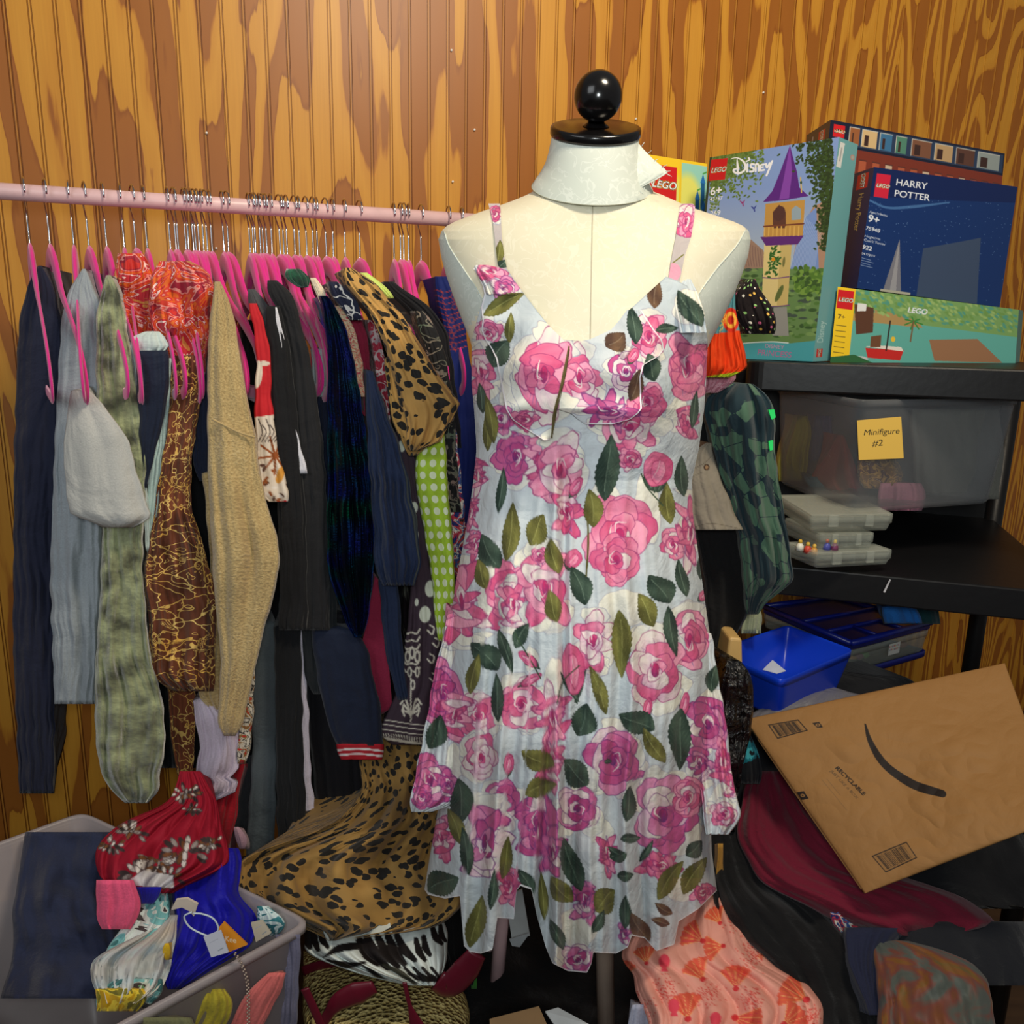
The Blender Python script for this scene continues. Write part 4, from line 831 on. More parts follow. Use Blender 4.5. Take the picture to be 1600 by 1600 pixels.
g('black_cardigan', cloth('18181c'), '440:600,616 452:596,628 480:630,676 520:666,700 600:690,712 700:700,722', 1.3, 'black cardigan on the stickered hangers', 'cardigan', back=.2)
def blue():
    c = Cv(670, 420, 760, 900, 2.0, (24, 38, 104))
    for k in range(11): y = 452 + k * 9; c.stroke([(680 + k * 1.6, y), (695 + k, y + 5), (712 + k * 2, y - 2)], 1.2, (176, 60, 50)); c.stroke([(688 + k * 2, y), (692 + k * 2, y + 7)], 1, (176, 60, 50))
    for k in range(14): x, y = 690 + rng.random() * 34, 455 + rng.random() * 110; c.ell(x, y, 4, 5, 0, (24, 38, 104), edge=(182, 64, 52), ew=1.2)
    g('royal_blue_tunic', printed('blue_print', .8), '432:680,700 440:679,706 470:684,716 520:694,728 600:704,740 700:706,748 800:706,748 900:700,740', 1.32, 'royal blue tunic with orange embroidery left of the dress form arm', 'tunic', canvas=c, back=.15, folds=(1.5, .3))
blue()
g('navy_jersey', cloth('1a2236', .8), '985:486,560 1020:490,576 1060:496,584 1100:504,594 1140:516,598 1165:526,598', 1.19, 'navy jersey with a red and white striped hem band', 'jersey', back=.2, folds=(1.5, .2), sm=0)
jc = Cv(515, 1155, 605, 1195, 3, (176, 32, 44))
for y in (1172, 1180): jc.stroke([(520, y + 1), (560, y - 2), (602, y + 2)], 3, (232, 226, 224)); 
own(drape('striped_band', printed('rib_band', .85), '1163:526,599 1176:528,599 1187:532,598', 1.256, canvas=jc, back=.05, folds=(1.5, .15)), bpy.data.objects['navy_jersey'])
g('black_velvet_dress', cloth('0c0c12', .7), '960:474,560 1080:478,562 1160:484,566 1250:494,570 1310:508,572 1332:524,566', 1.24, 'black velvet dress hanging lowest behind the navy jersey', 'dress', back=.22, folds=(2, .2))
g('lilac_trousers', cloth('d2cad8'), '985:468,472 1060:469,478 1120:470,483 1180:471,484 1250:474,490 1310:477,498 1330:479,500 1340:479,492', 1.2, 'pale lilac trouser leg strip between two black garments', 'trousers', back=.1, folds=(1.5, .4))
g('black_trousers', cloth('15171a'), '980:428,470 1080:430,472 1180:432,474 1260:432,478 1330:434,482 1352:450,484 1370:456,478', 1.185, 'black trousers ending in a point over the leopard skirt', 'trousers', back=.2)
g('grey_trousers', cloth('50585c'), '975:398,434 1040:396,434 1120:396,433 1220:392,432 1300:386,430 1340:384,426', 1.22, 'slate grey trousers hanging left of the black trousers', 'trousers', back=.2, folds=(1, .2))
g('dark_grey_scarf', cloth('303236'), '1180:388,396 1240:376,394 1300:366,390', 1.26, 'dark grey scarf edge behind the slate trousers', 'scarf', back=.1)
g('cream_print_dress', swirl('cream_brown', [(0, (214, 206, 190)), (.44, (60, 54, 50)), (.5, (206, 196, 176)), (.56, (150, 110, 60)), (.62, (190, 40, 44))], 40, 2), '1010:384,398 1060:380,398 1120:374,396 1180:370,390 1194:372,384', 1.2, 'cream and brown printed panel right of the tan sleeve', 'dress', back=.1)
g('lilac_blouse', cloth('c9bccb'), '1095:300,345 1120:305,374 1170:312,374 1205:306,374 1212:305,356 1222:312,372 1238:306,368 1252:304,334', 1.21, 'pale lilac blouse with tiered hem below the tan sleeve', 'blouse', back=.15, folds=(3, .7), sm=0)
g('red_dress_panel', cloth('a81424'), '1190:372,382 1220:348,376 1260:302,372 1300:302,366 1325:312,356 1340:330,352', 1.23, 'scarlet dress panel hanging under the lilac blouse', 'dress', back=.15, folds=(2, .8))
# ================================================================ RIGHT SIDE: shelf, boxes, bins
def Pz(px, py, z):
    d = fw + (px - 800) / F * rt + (800 - py) / F * up
    return CAM + d * ((z - CAM[2]) / d[2])
def logo(c, x, y, w_, h_, ang=0, red=(206, 32, 38)):
    ca, sa = math.cos(ang), math.sin(ang); R = lambda a, b: (x + a * ca - b * sa, y + a * sa + b * ca)
    c.poly([R(0, 0), R(w_, 0), R(w_, h_), R(0, h_)], red); z = w_ * .385; ox, oy = w_ * .07, h_ * .5 + z * .36
    for off, col in ((.085, (244, 206, 60)), (.058, (20, 16, 16)), (.008, (250, 250, 250))):
        p = R(ox, oy); c.text('LEGO', p[0], p[1], z, col, ang, shear=.25, offset=off, sx=.93)
Mp_card = printed('printed_card', .35, .5, 0)
def castle_box():
    c = Cv(0, 0, 200, 345, 3.2, (132, 160, 212))
    def b(cx, cy):
        px, py = 1000 + cx / 4, 180 + cy / 4; x = px - (1109 - .117 * (py - 246)); y = py - 246 + .158 * x
        return x, y * 345 / (312 + .19 * x)
    B = lambda *a: [b(*q) for q in a]
    for k in range(40): c.poly([(0, 60 + k * 4), (200, 60 + k * 4), (200, 64 + k * 4), (0, 64 + k * 4)], (132 + k * 1.4, 160 + k * 1.0, 212 - k * .3))
    c.poly(B((1000, 760), (1100, 560), (1150, 530), (1190, 500), (1190, 1000), (960, 1000)), (176, 140, 116)); c.poly(B((1060, 620), (1120, 560), (1130, 980), (960, 960), (1010, 760)), (120, 150, 208))
    for k in range(18): x = 1000 + k * 8; c.stroke(B((x + 40, 600 + k * 9), (x, 780), (x - 30, 930)), .9, (196, 214, 238), .5)
    c.poly(B((560, 760), (640, 730), (700, 745), (800, 830), (820, 990), (560, 990)), (158, 130, 112))
    for k in range(9): c.stroke(B((650 + k * 16, 760 + k * 8), (640 + k * 18, 860), (655 + k * 17, 930)), 1.2, (116, 92, 88), .7)
    c.poly(B((560, 950), (800, 940), (1180, 950), (1120, 1500), (540, 1500)), (104, 140, 84))
    r = np.random.default_rng(2)
    for k in range(240):
        x, y = r.uniform(560, 1160), r.uniform(930, 1380); col = [(60, 92, 52), (84, 124, 62), (122, 156, 92), (70, 88, 76)][k % 4]; q = b(x, y)
        c.ell(q[0], q[1], r.uniform(2, 7), r.uniform(1.5, 4), 0, col, a=.7)
    for k in range(120): q = b(r.normal(1070, 45), r.normal(1040, 45)); c.ell(q[0], q[1], 4, 3, r.random() * 3, [(86, 126, 52), (120, 158, 70), (60, 92, 46)][k % 3], a=.85)
    # plain round tower with a purple cone roof
    c.poly(B((860, 1190), (940, 1185), (950, 1372), (850, 1372)), (150, 152, 146)); c.poly(B((805, 790), (975, 780), (945, 1178), (785, 1182)), (226, 206, 140)); c.poly(B((905, 785), (975, 780), (945, 1178), (880, 1180)), (206, 184, 116))
    for y in (1000, 1180): c.stroke(B((793, y), (870, y + 4), (955, y - 6)), 1.6, (110, 64, 130))
    c.poly(B((780, 745), (1046, 735), (1010, 790), (815, 800)), (96, 46, 122)); c.poly(B((815, 540), (1055, 515), (1040, 735), (800, 745)), (196, 150, 76))
    c.poly(B((860, 690), (860, 590), (900, 545), (940, 590), (940, 690)), (96, 62, 52)); c.ell(*b(900, 600), 9, 12, 0, (84, 56, 52)); c.poly(B((975, 640), (1030, 636), (1030, 570), (1000, 550), (975, 575)), (150, 170, 180))
    for k in range(9): x = 806 + k * 26; c.stroke(B((x, 735), (x + 3, 680)), 2, (222, 178, 92), smooth=False)
    c.stroke(B((802, 680), (1045, 662)), 2.4, (120, 70, 50), smooth=False)
    c.poly(B((968, 185), (1010, 350), (1022, 440), (1076, 492), (940, 516), (798, 530), (858, 462), (905, 350)), (92, 42, 132)); c.poly(B((968, 185), (980, 350), (960, 505), (900, 515), (930, 380)), (134, 72, 172)); c.stroke(B((1035, 470), (1030, 380)), 2, (210, 180, 100))
    for k in range(40): q = b(865 + r.normal() * 18, 900 + r.normal() * 50); c.ell(q[0], q[1], 3, 1.6, r.random() * 3, (52, 104, 46))
    c.ell(*b(860, 885), 3, 3, 0, (232, 150, 40)); c.ell(*b(895, 1100), 4, 14, .3, (96, 112, 60)); c.ell(*b(925, 900), 2, 8, 0, (120, 120, 70))
    for k in range(2600):
        t = r.random()
        if k % 2: x, y = 440 + abs(r.normal()) * 160, 200 + abs(r.normal()) * 110 + (x0 := 0) ; y += max(0, (560 - x)) * abs(r.normal()) * 1.1
        else: y = r.uniform(140, 830); x = 1215 - abs(r.normal()) * np.interp(y, [140, 300, 500, 830], [110, 70, 45, 30])
        if k % 2 and x > 800: continue
        q = b(x, y); c.ell(q[0], q[1], 2.6, 1.5, r.random() * 3, [(58, 82, 40), (84, 112, 52), (44, 62, 34), (108, 136, 66)][k % 4])
    c.poly([(0, 0), (4, 0), (4, 345), (0, 345)], (50, 66, 46))
    c.poly(B((560, 1440), (700, 1420), (850, 1412), (960, 1420), (1110, 1400), (1100, 1560), (540, 1560)), (76, 168, 178)); c.stroke(B((560, 1440), (700, 1420), (850, 1412), (945, 1418)), 2, (210, 230, 226))
    logo(c, *b(447, 278), 29, 35, .04)
    # hand drawn script word
    Wt = (246, 248, 250); S = lambda w_, *q: c.stroke(B(*q), w_, Wt)
    S([1, 4, 2.4], (590, 268), (625, 262), (672, 285), (685, 325), (655, 352), (615, 352), (603, 335), (640, 325)); S([2, 4, 2], (628, 275), (632, 320), (634, 362)); S(3.2, (697, 300), (696, 345)); S(2.4, (690, 284), (712, 272), (706, 262))
    S(3, (742, 300), (722, 300), (722, 318), (738, 325), (736, 342), (714, 344)); S(3, (752, 342), (754, 300), (768, 300), (772, 340)); S(3, (806, 300), (784, 306), (782, 335), (806, 334)); S(2.6, (784, 318), (800, 316)); S(3.2, (818, 298), (826, 318), (842, 292)); S(3.2, (858, 280), (838, 330), (822, 366))
    c.text('6+', *b(438, 492), 19, Wt, offset=.02); c.text('43187', *b(436, 528), 9, Wt, offset=.01); c.text('269', *b(436, 620), 12.5, Wt, offset=.01)
    for k, y in enumerate((555, 570)): c.stroke(B((437, y), (490 - k * 12, y + 2)), 1.2, (200, 210, 200), .8)
    for x, y, col in ((665, 535, (150, 60, 120)), (740, 568, (54, 70, 150))): c.stroke(B((x - 18, y - 12), (x, y), (x + 14, y - 16)), [1, 3, 1], col); c.stroke(B((x, y), (x + 4, y + 18)), 2, col)
    c.text('DISNEY', *b(800, 1450), 9, (190, 150, 180), .05, offset=.01); c.text('PRINCESS', *b(752, 1498), 13.5, (176, 120, 160), .05, offset=.012, sx=.92)
    f4 = np.array([P(1109, 246, 1.66), P(1311, 214, 1.45), P(1270, 565, 1.435), P(1078, 557, 1.645)])
    bk = P(1341, 221, 1.505) - P(1311, 214, 1.45); bk[2] = 0; bk4 = f4 + bk
    sc = Cv(0, 0, 30, 350, 3, (112, 172, 176)); sc.poly([(3, 6), (10, 6), (8, 44), (1, 44)], (226, 228, 224)); sc.stroke([(6, 14), (5, 34)], 2, (120, 120, 120), .5); sc.ell(24, 22, 3, 4, 0, (170, 180, 170), edge=(220, 120, 110))
    sc.text('Disney', 12, 320, 13, (176, 214, 214), -1.57, offset=.01); logo(sc, 4, 343, 14, 9, -1.57)
    t = thing('toy_box', 'tall toy building set box with a purple-roofed tower and teal spine', 'box', 'toy boxes on the black shelf', tuple(f4[3]))
    own(printed_faces('carton', [(f4, c, 440, 740), ((f4[1], bk4[1], bk4[2], f4[2]), sc, 50, 500), ((bk4[0], bk4[1], f4[1], f4[0]), (70, 96, 60), 2, 2), ((bk4[1], bk4[0], bk4[3], bk4[2]), (90, 150, 160), 2, 2), ((bk4[0], f4[0], f4[3], bk4[3]), (90, 150, 160), 2, 2), ((f4[3], f4[2], bk4[2], bk4[3]), (90, 150, 160), 2, 2)], Mp_card, t), t)
castle_box()
def box2(name, label, f4, bk, cv, side=None, top=(40, 40, 60), n=(260, 240), left=True, scol=(30, 40, 80)):
    f4 = np.array(f4); bk4 = f4 + np.asarray(bk); t = thing(name, label, 'box', 'toy boxes on the black shelf', tuple(f4[3]))
    F4 = [(f4, cv, *n), ((bk4[0], bk4[1], f4[1], f4[0]), top, 2, 2), ((bk4[1], bk4[0], bk4[3], bk4[2]), scol, 2, 2), ((f4[3], f4[2], bk4[2], bk4[3]), scol, 2, 2), ((f4[1], bk4[1], bk4[2], f4[2]), scol, 2, 2)]
    F4.append(((bk4[0], f4[0], f4[3], bk4[3]), side if side is not None else scol, 60 if side else 2, 240 if side else 2))
    own(printed_faces('carton', F4, Mp_card, t), t); return t
# dark modular building box, topmost at the back
c = Cv(0, 0, 270, 110, 2.4, (26, 32, 52)); logo(c, 5, 5, 16, 18)
c.poly([(28, 3), (268, 3), (268, 32), (28, 32)], (44, 60, 88))
for x, w_, col in ((28, 14, (150, 92, 54)), (46, 22, (206, 176, 128)), (72, 18, (60, 110, 150)), (96, 16, (80, 130, 110)), (120, 30, (120, 80, 60)), (156, 28, (180, 150, 110)), (190, 30, (90, 60, 50)), (226, 36, (140, 150, 150))):
    c.poly([(x, 5), (x + w_, 5), (x + w_, 30), (x, 30)], col); c.stroke([(x, 30), (x, 5), (x + w_, 5)], 1, (200, 200, 190), smooth=False); c.poly([(x + 4, 12), (x + w_ * .45, 12), (x + w_ * .45, 28), (x + 4, 28)], (60, 40, 36))
c.poly([(0, 36), (270, 36), (270, 110), (0, 110)], (120, 52, 38))
for k in range(14): c.poly([(8 + k * 19, 50), (18 + k * 19, 50), (18 + k * 19, 90), (8 + k * 19, 90)], (196, 174, 150) if k % 3 == 1 else (170, 88, 60)); c.stroke([(8 + k * 19, 50), (18 + k * 19, 50)], 2, (90, 50, 44))
s2 = Cv(0, 0, 40, 110, 2.4, (34, 34, 48)); logo(s2, 22, 26, 18, 11, -1.57); s2.stroke([(12, 10), (12, 24)], 2, (170, 170, 170))
f4 = [P(1298, 187, 1.66), P(1570, 240, 1.84), P(1560, 345, 1.84), P(1285, 305, 1.66)]
box2('toy_box', 'dark blue building set box lying topmost at the back of the shelf', f4, P(1262, 196, 1.79) * [1, 1, 0] - f4[0] * [1, 1, 0], c, s2, scol=(40, 36, 50), n=(330, 140))
# navy box
c = Cv(0, 0, 230, 200, 2.4, (18, 48, 104)); r = np.random.default_rng(5)
for k in range(200): c.ell(r.uniform(0, 230), r.uniform(30, 200), .5, .5, 0, (150, 180, 220), a=.7)
c.poly([(0, 0), (230, 0), (230, 26), (0, 48)], (16, 34, 84)); c.stroke([(0, 54), (26, 62), (60, 56), (120, 40)], [3, 5, 2], (110, 160, 210), .5)
logo(c, 5, 9, 21, 38, 0, (200, 34, 60)); WHT = (226, 232, 240)
c.text('HARRY', 34, 24, 15, WHT, offset=.01); c.text('POTTER', 34, 42, 15, WHT, offset=.01)
c.text('Ages/edades', 2, 74, 5.4, WHT, 0.1); c.text('9+', 1, 88, 16, WHT, 0.1, offset=.02); c.text('75948', 0, 102, 8.5, WHT, 0.1, offset=.01); c.text('Hogwarts', 0, 114, 6, WHT, .1); c.text('Clock Tower', 0, 121, 6, WHT, .1); c.text('922', -1, 134, 9.5, WHT, .1, offset=.02); c.text('pcs/pzs', -1, 143, 7, WHT, .1)
for k in range(4): c.stroke([(1, 149 + k * 4), (14 + k % 2 * 4, 151 + k * 4)], .8, (150, 170, 200), smooth=False)
c.poly([(52, 110), (66, 200), (38, 200)], (120, 120, 130)); c.poly([(52, 110), (58, 200), (48, 200)], (150, 150, 156)); c.poly([(34, 196), (80, 196), (80, 200), (34, 200)], (170, 166, 150)); c.poly([(90, 120), (180, 90), (190, 200), (90, 200)], (60, 76, 104))
s2 = Cv(0, 0, 34, 190, 2.6, (16, 32, 76)); logo(s2, 9, 29, 24, 18, -1.57); s2.text('Harry Potter', 22, 104, 13, (206, 172, 96), -1.57, offset=.01) if False else s2.text('Harry Potter', 15, 36, 11.5, (206, 172, 96), 1.57, offset=.012)
f4 = [P(1366, 261, 1.50), P(1590, 292, 1.66), P(1562, 480, 1.645), P(1339, 450, 1.488)]
box2('toy_box', 'navy blue building set box with gold title lettering on its spine', f4, P(1334, 262, 1.57) * [1, 1, 0] - f4[0] * [1, 1, 0], c, s2, top=(20, 30, 60), scol=(18, 34, 80), n=(330, 330))
# small teal box
c = Cv(0, 0, 260, 112, 2.6, (96, 170, 160)); c.poly([(0, 0), (260, 0), (260, 40), (0, 40)], (120, 160, 96)); c.poly([(24, 30), (60, 26), (110, 34), (120, 44), (24, 46)], (170, 140, 90))
for k in range(300): x, y = r.uniform(24, 260), r.uniform(0, 34); c.ell(x, y, 4, 2, r.random(), [(84, 150, 130), (150, 180, 110), (110, 150, 80)][k % 3], a=.6)
c.poly([(0, 0), (24, 0), (24, 112), (0, 112)], (240, 200, 40)); logo(c, 1, 4, 21, 27)
c.text('7+', 4, 46, 9, (40, 40, 40), offset=.02)
for k in range(6): c.stroke([(3, 56 + k * 8), (16, 56 + k * 8)], 1, (90, 80, 40), smooth=False)
c.poly([(44, 84), (96, 80), (92, 96), (48, 98)], (196, 44, 40)); c.poly([(44, 82), (60, 78), (92, 76), (96, 82)], (226, 220, 210)); c.stroke([(72, 84), (74, 40)], 2, (50, 40, 36)); c.poly([(50, 66), (64, 62), (64, 80), (50, 82)], (110, 74, 50)); c.ell(80, 66, 3, 4, 0, (230, 190, 60)); c.poly([(24, 22), (50, 24), (52, 60), (30, 66)], (92, 60, 44)); c.poly([(28, 20), (40, 20), (40, 30), (28, 32)], (226, 226, 226))
for k in range(7): a = k * .9; c.stroke([(106, 36), (106 + 13 * math.cos(a), 36 + 9 * math.sin(a) + 3)], 2, (60, 130, 60))
c.stroke([(106, 36), (104, 66)], 2, (120, 90, 60)); c.text('LEGO', 96, 24, 11, WHT, offset=.03, shear=.2); c.ell(40, 100, 9, 3, 0, (190, 196, 196)); c.poly([(0, 104), (30, 96), (60, 106), (60, 112), (0, 112)], (50, 100, 60)); c.poly([(130, 60), (200, 50), (240, 80), (140, 90)], (150, 110, 80))
f4 = [P(1309, 448, 1.475), P(1592, 484, 1.61), P(1584, 603, 1.60), P(1297, 566, 1.465)]
box2('toy_box', 'small teal building set box with a red boat and yellow strip, under the navy box', f4, np.array([.05, .07, 0]), c, None, top=(60, 130, 120), scol=(70, 140, 140), n=(420, 190))
# yellow box behind the form's shoulder
c = Cv(0, 0, 90, 120, 3, (244, 202, 40)); c.poly([(50, 4), (90, 4), (90, 120), (50, 120)], (150, 206, 190)); c.ell(60, 60, 22, 40, 0, (226, 222, 110), soft=8); logo(c, 4, 13, 40, 56)
for x, y in ((84, 30), (76, 56), (86, 70)): c.poly([(x, y - 14), (x + 4, y), (x - 4, y)], (40, 110, 180)); c.poly([(x - 3, y), (x + 3, y), (x + 3, y + 40), (x - 3, y + 40)], (30, 90, 140)); c.stroke([(x, y - 14), (x + 5, y - 17)], 2, (70, 150, 60))
c.poly([(48, 0), (51, 0), (51, 120), (48, 120)], (238, 196, 40))
f4 = [P(1012, 241, 1.70), P(1105, 256, 1.76), P(1098, 560, 1.745), P(1003, 550, 1.69)]
c2 = Cv(0, 0, 90, 305, 3, (244, 202, 40)); c2.im[:c.im.shape[0]] = c.im
box2('toy_box', 'yellow building set box partly hidden behind the shoulder of the dress form', f4, np.array([-.03, .08, 0]), c2, None, top=(230, 190, 50), scol=(230, 190, 50), n=(160, 400))
# shelf
shelf = thing('storage_shelf', 'black plastic shelf unit holding toy boxes and clear bins', 'shelf', loc=(0.7, 1.6, 0))
def slab(name, y0, y1, xl=1166, xr=1700, Ya=1.46, Yb=1.30, dep=.6):
    a, b = P(xl, y0, Ya), P(xr, y0, Yb); z0 = (a[2] + P(xl + 120, y0, Ya - .05)[2]) / 2; h = (y1 - y0) / F * 1.4
    a[2] = b[2] = z0; n_ = np.array([-(b - a)[1], (b - a)[0], 0]); n_ /= np.linalg.norm(n_); d = n_ * dep
    out = [a + n_ * .03 + 0 * a]
    for q in np.linspace(0, math.pi / 2, 7)[1:]: out.append(a + n_ * .03 * (1 - math.sin(q)) + (b - a) / np.linalg.norm(b - a) * .03 * (1 - math.cos(q)))
    out += [b, b + d, a + d]; out = np.array(out); lo = out - [0, 0, h]; n = len(out)
    o = mkmesh(name, np.vstack([out, lo]), [tuple(range(n)), tuple(range(2 * n - 1, n - 1, -1))] + [(i, i + n, (i + 1) % n + n, (i + 1) % n) for i in range(n)], M_blackp, smooth=False)
    bv = o.modifiers.new('b', 'BEVEL'); bv.width = .003; bv.segments = 2; bv.limit_method = 'ANGLE'
    own(o, shelf); return z0, a, b, n_
ztop, sa_, sb_, sn_ = slab('top_shelf', 566, 612)
zlow, la_, lb_, ln_ = slab('lower_shelf', 882, 930, 1120, 1700, 1.40, 1.24)
bk_a = sa_ + sn_ * .5; bk_b = sb_ + sn_ * .5
own(box3('dark_backing', [bk_a, bk_b, bk_b * [1, 1, 0] + [0, 0, zlow], bk_a * [1, 1, 0] + [0, 0, zlow], bk_a + sn_ * .01, bk_b + sn_ * .01, bk_b * [1, 1, 0] + sn_ * .01 + [0, 0, zlow], bk_a * [1, 1, 0] + sn_ * .01 + [0, 0, zlow]], M_blackp), shelf)  # added black panel that makes the space behind the bins dark
for p in (la_ + ln_ * .55, lb_ + ln_ * .05, lb_ + ln_ * .55): own(tube('post', [p * [1, 1, 0] + [0, 0, .0], p * [1, 1, 0] + [0, 0, ztop - .02]], .018, M_blackp, n=16), shelf)
own(mkmesh('card_clip', [P(1380, 925, 1.27), P(1390, 905, 1.27), P(1392, 906, 1.27), P(1383, 926, 1.27)], [(0, 1, 2, 3)], plain('clip', (190, 190, 196), .3), None), shelf)
# bins: tapered rounded tub from four rim corners
def tub(name, mat, rim, depth, taper=.82, r=.16, parent=None, lip=.006, thick=.0022, nn=72, floor=True):
    rim = [np.array(q) for q in rim]; cen = sum(rim) / 4
    a = np.linspace(0, 2 * math.pi, nn, endpoint=False); e = 2 / (2 + 1 / max(r, .01)); u = np.sign(np.cos(a)) * np.abs(np.cos(a)) ** e; v = np.sign(np.sin(a)) * np.abs(np.sin(a)) ** e
    base = bil(rim, u * .5 + .5, v * .5 + .5)
    prof = [(taper, -depth), (taper * .99, -depth)] if 0 else []
    P_ = [(0.001, -depth), (taper * .97, -depth), (taper, -depth + .006), (1 - .01, -.014), (1, -.012), (1 + lip, -.012), (1 + lip, 0), (1 - .004, .001), (1 - thick * 6, -.003), (taper - .012, -depth + .008), (0.001, -depth + .004)]
    V = np.vstack([cen + (base - cen) * k + [0, 0, z] for k, z in P_])
    return mkmesh(name, V, gridfaces(len(P_), nn, True), mat, parent)
M_bin = plastic('clear_bin_plastic', (186, 190, 194), .08, .3)
M_case = plastic('clear_case_plastic', (206, 212, 200), .14, .2)
zb = P(1300, 612, 1.42)[2] - .03
def wob_thing(name, mat, rows, Y, label, cat, **k): return drape(name, mat, rows, Y, label, cat, **k)
zl = zlow + .002; 
bigbin = thing('storage_bin', 'large clear plastic bin with a yellow note on the lower shelf', 'bin', loc=(.75, 1.6, zl))
def bin_walls():
    c0, c1, c2 = P(1212, 600, 1.66), P(1345, 624, 1.36), P(1600, 600, 1.48); z = P(1345, 626, 1.36)[2]
    for q in (c0, c1, c2): q[2] = z
    c3 = c0 + c2 - c1; own(tub('bin_body', M_bin, [c3, c2, c1, c0], z - P(1340, 803, 1.38)[2], .9, .06), bigbin)
    return z
zrim = bin_walls()
nc = Cv(0, 0, 66, 68, 4.5, (238, 196, 92)); nc.text('Minifigure', 8, 26, 13.5, (60, 56, 44), .02, shear=.2, offset=.004); nc.text('#2', 20, 46, 15, (60, 56, 44), -.05, shear=.2, offset=.006)
nt = np.array([P(1339, 657, 1.352), P(1408, 651, 1.372), P(1412, 716, 1.375), P(1342, 719, 1.356)])
own(printed_faces('sticky_note', [(nt, nc, 150, 150), (nt[[1, 0, 3, 2]] + [.0004, .001, 0], (226, 186, 90), 2, 2)], Mp_card, None), bigbin)
for nm, mt, rows, Y, lb, ct in [
    ('toy_bag', cloth('a8423a'), '680:1308,1318 700:1296,1328 730:1280,1336 750:1256,1346 780:1290,1360 795:1310,1362', 1.60, 'red plastic bag of parts standing in the large clear bin', 'bag'),
    ('toy_bag', cloth('c8b850'), '650:1240,1262 680:1228,1270 710:1216,1262 740:1214,1262 752:1216,1256', 1.68, 'yellow bag at the left end of the large clear bin', 'bag'),
    ('toy_bag', cloth('58608c'), '650:1272,1300 680:1268,1302 720:1266,1296', 1.7, 'blue-grey bag behind the red bag in the clear bin', 'bag'),
    ('toy_bag', swirl('gold_bits', [(0, (150, 110, 60)), (.45, (206, 160, 80)), (.55, (120, 80, 60)), (.65, (220, 200, 170))], 60, 1), '718:1342,1400 735:1338,1412 752:1340,1416 764:1350,1400', 1.52, 'bag of gold and brown small parts below the yellow note', 'bag'),
    ('toy_bag', cloth('cc8aa0'), '755:1376,1440 775:1370,1450 798:1372,1440', 1.5, 'pink bag at the bottom of the large clear bin', 'bag'),
    ('toy_bag', cloth('5a8c98'), '745:1256,1300 765:1262,1330 785:1290,1338 796:1310,1340', 1.6, 'teal sheet along the bottom of the large clear bin', 'bag'),
    ('toy_bag', cloth('8a8a80'), '640:1420,1560 700:1425,1570 780:1430,1560', 1.6, 'grey bag filling the right half of the clear bin', 'bag')]:
    drape(nm, mt, rows, Y, lb, ct, 'bags inside the large clear bin', back=.05, lump=.006, folds=(2, .5))
def case(label, corner, left, right, h, z, grp='clear compartment cases on the lower shelf'):
    c1, c0, c2 = [np.array(Pz(*q, z)) for q in (corner, left, right)]; c3 = c0 + c2 - c1
    t = thing('compartment_case', label, 'case', grp, tuple(c1))
    own(tub('case_body', M_case, [c3, c2, c1, c0], h, .97, .05, lip=.02), t)
    top = [c3, c2, c1, c0]; own(box3('lid', [top[0] + [0, 0, .004], top[1] + [0, 0, .004], top[2] + [0, 0, .004], top[3] + [0, 0, .004], top[0], top[1], top[2], top[3]], M_case, bev=.002), t)
    for k in (.25, .5, .75):
        a, b = c1 * (1 - k) + c2 * k, c0 * (1 - k) + c3 * k; own(box3('divider', [a, b, b - [0, 0, h - .006], a - [0, 0, h - .006], a + [.001, 0, 0], b + [.001, 0, 0], b + [.001, 0, -(h - .006)], a + [.001, 0, -(h - .006)]], M_case), t)
    for (a, b) in ((c1 * .8 + c2 * .2, c1 * .68 + c2 * .32), (c1 * .35 + c2 * .65, c1 * .25 + c2 * .75)):
        nrm = np.array([0, -.006, 0]); own(box3('latch', [a + nrm + [0, 0, .004], b + nrm + [0, 0, .004], b + nrm - [0, 0, .016], a + nrm - [0, 0, .016], a + [0, 0, .004], b + [0, 0, .004], b - [0, 0, .016], a - [0, 0, .016]], M_case, bev=.001), t)
    return t
zc = zl + .085
case('topmost clear compartment case, tilted toward the left, on the shelf stack', (1268, 808), (1216, 776), (1396, 806), .026, P(1268, 808, 1.33)[2])
case('middle clear compartment case holding coloured figures', (1282, 838), (1226, 812), (1366, 836), .026, P(1282, 838, 1.33)[2])
case('lowest clear compartment case of the shelf stack, sticking out furthest', (1276, 868), (1230, 850), (1394, 862), .022, P(1276, 868, 1.31)[2])
MF = [(1250, 853, 'e8e6d8', 'd8b040', 'toy figure with a white body and yellow head in the middle case'), (1262, 857, 'c84838', 'd8b040', 'small red toy figure beside the white one'), (1272, 860, 'c89040', 'e0b850', 'smallest orange toy figure in the middle case'), (1292, 852, '4c50a0', 'c85838', 'blue toy figure with red hair in the middle case'), (1304, 853, '7a3c60', 'e0c050', 'purple toy figure at the right of the middle case')]
for x, y, c1_, c2_, lb in MF:
    p = P(x, y, 1.335); t = thing('toy_figure', lb, 'figure', 'small toy figures in the compartment case', tuple(p))
    own(tube('figure_body', [p - [0, 0, .007], p + [0, 0, .001], p + [0, 0, .005]], [.007, .006, .003], plain('fig' + c1_, hexc(c1_), .4), n=8), t); own(tube('figure_head', [p + [0, 0, .004], p + [0, 0, .009], p + [0, 0, .011]], [.003, .0035, .002], plain('fig' + c2_, hexc(c2_), .4), n=8), t)
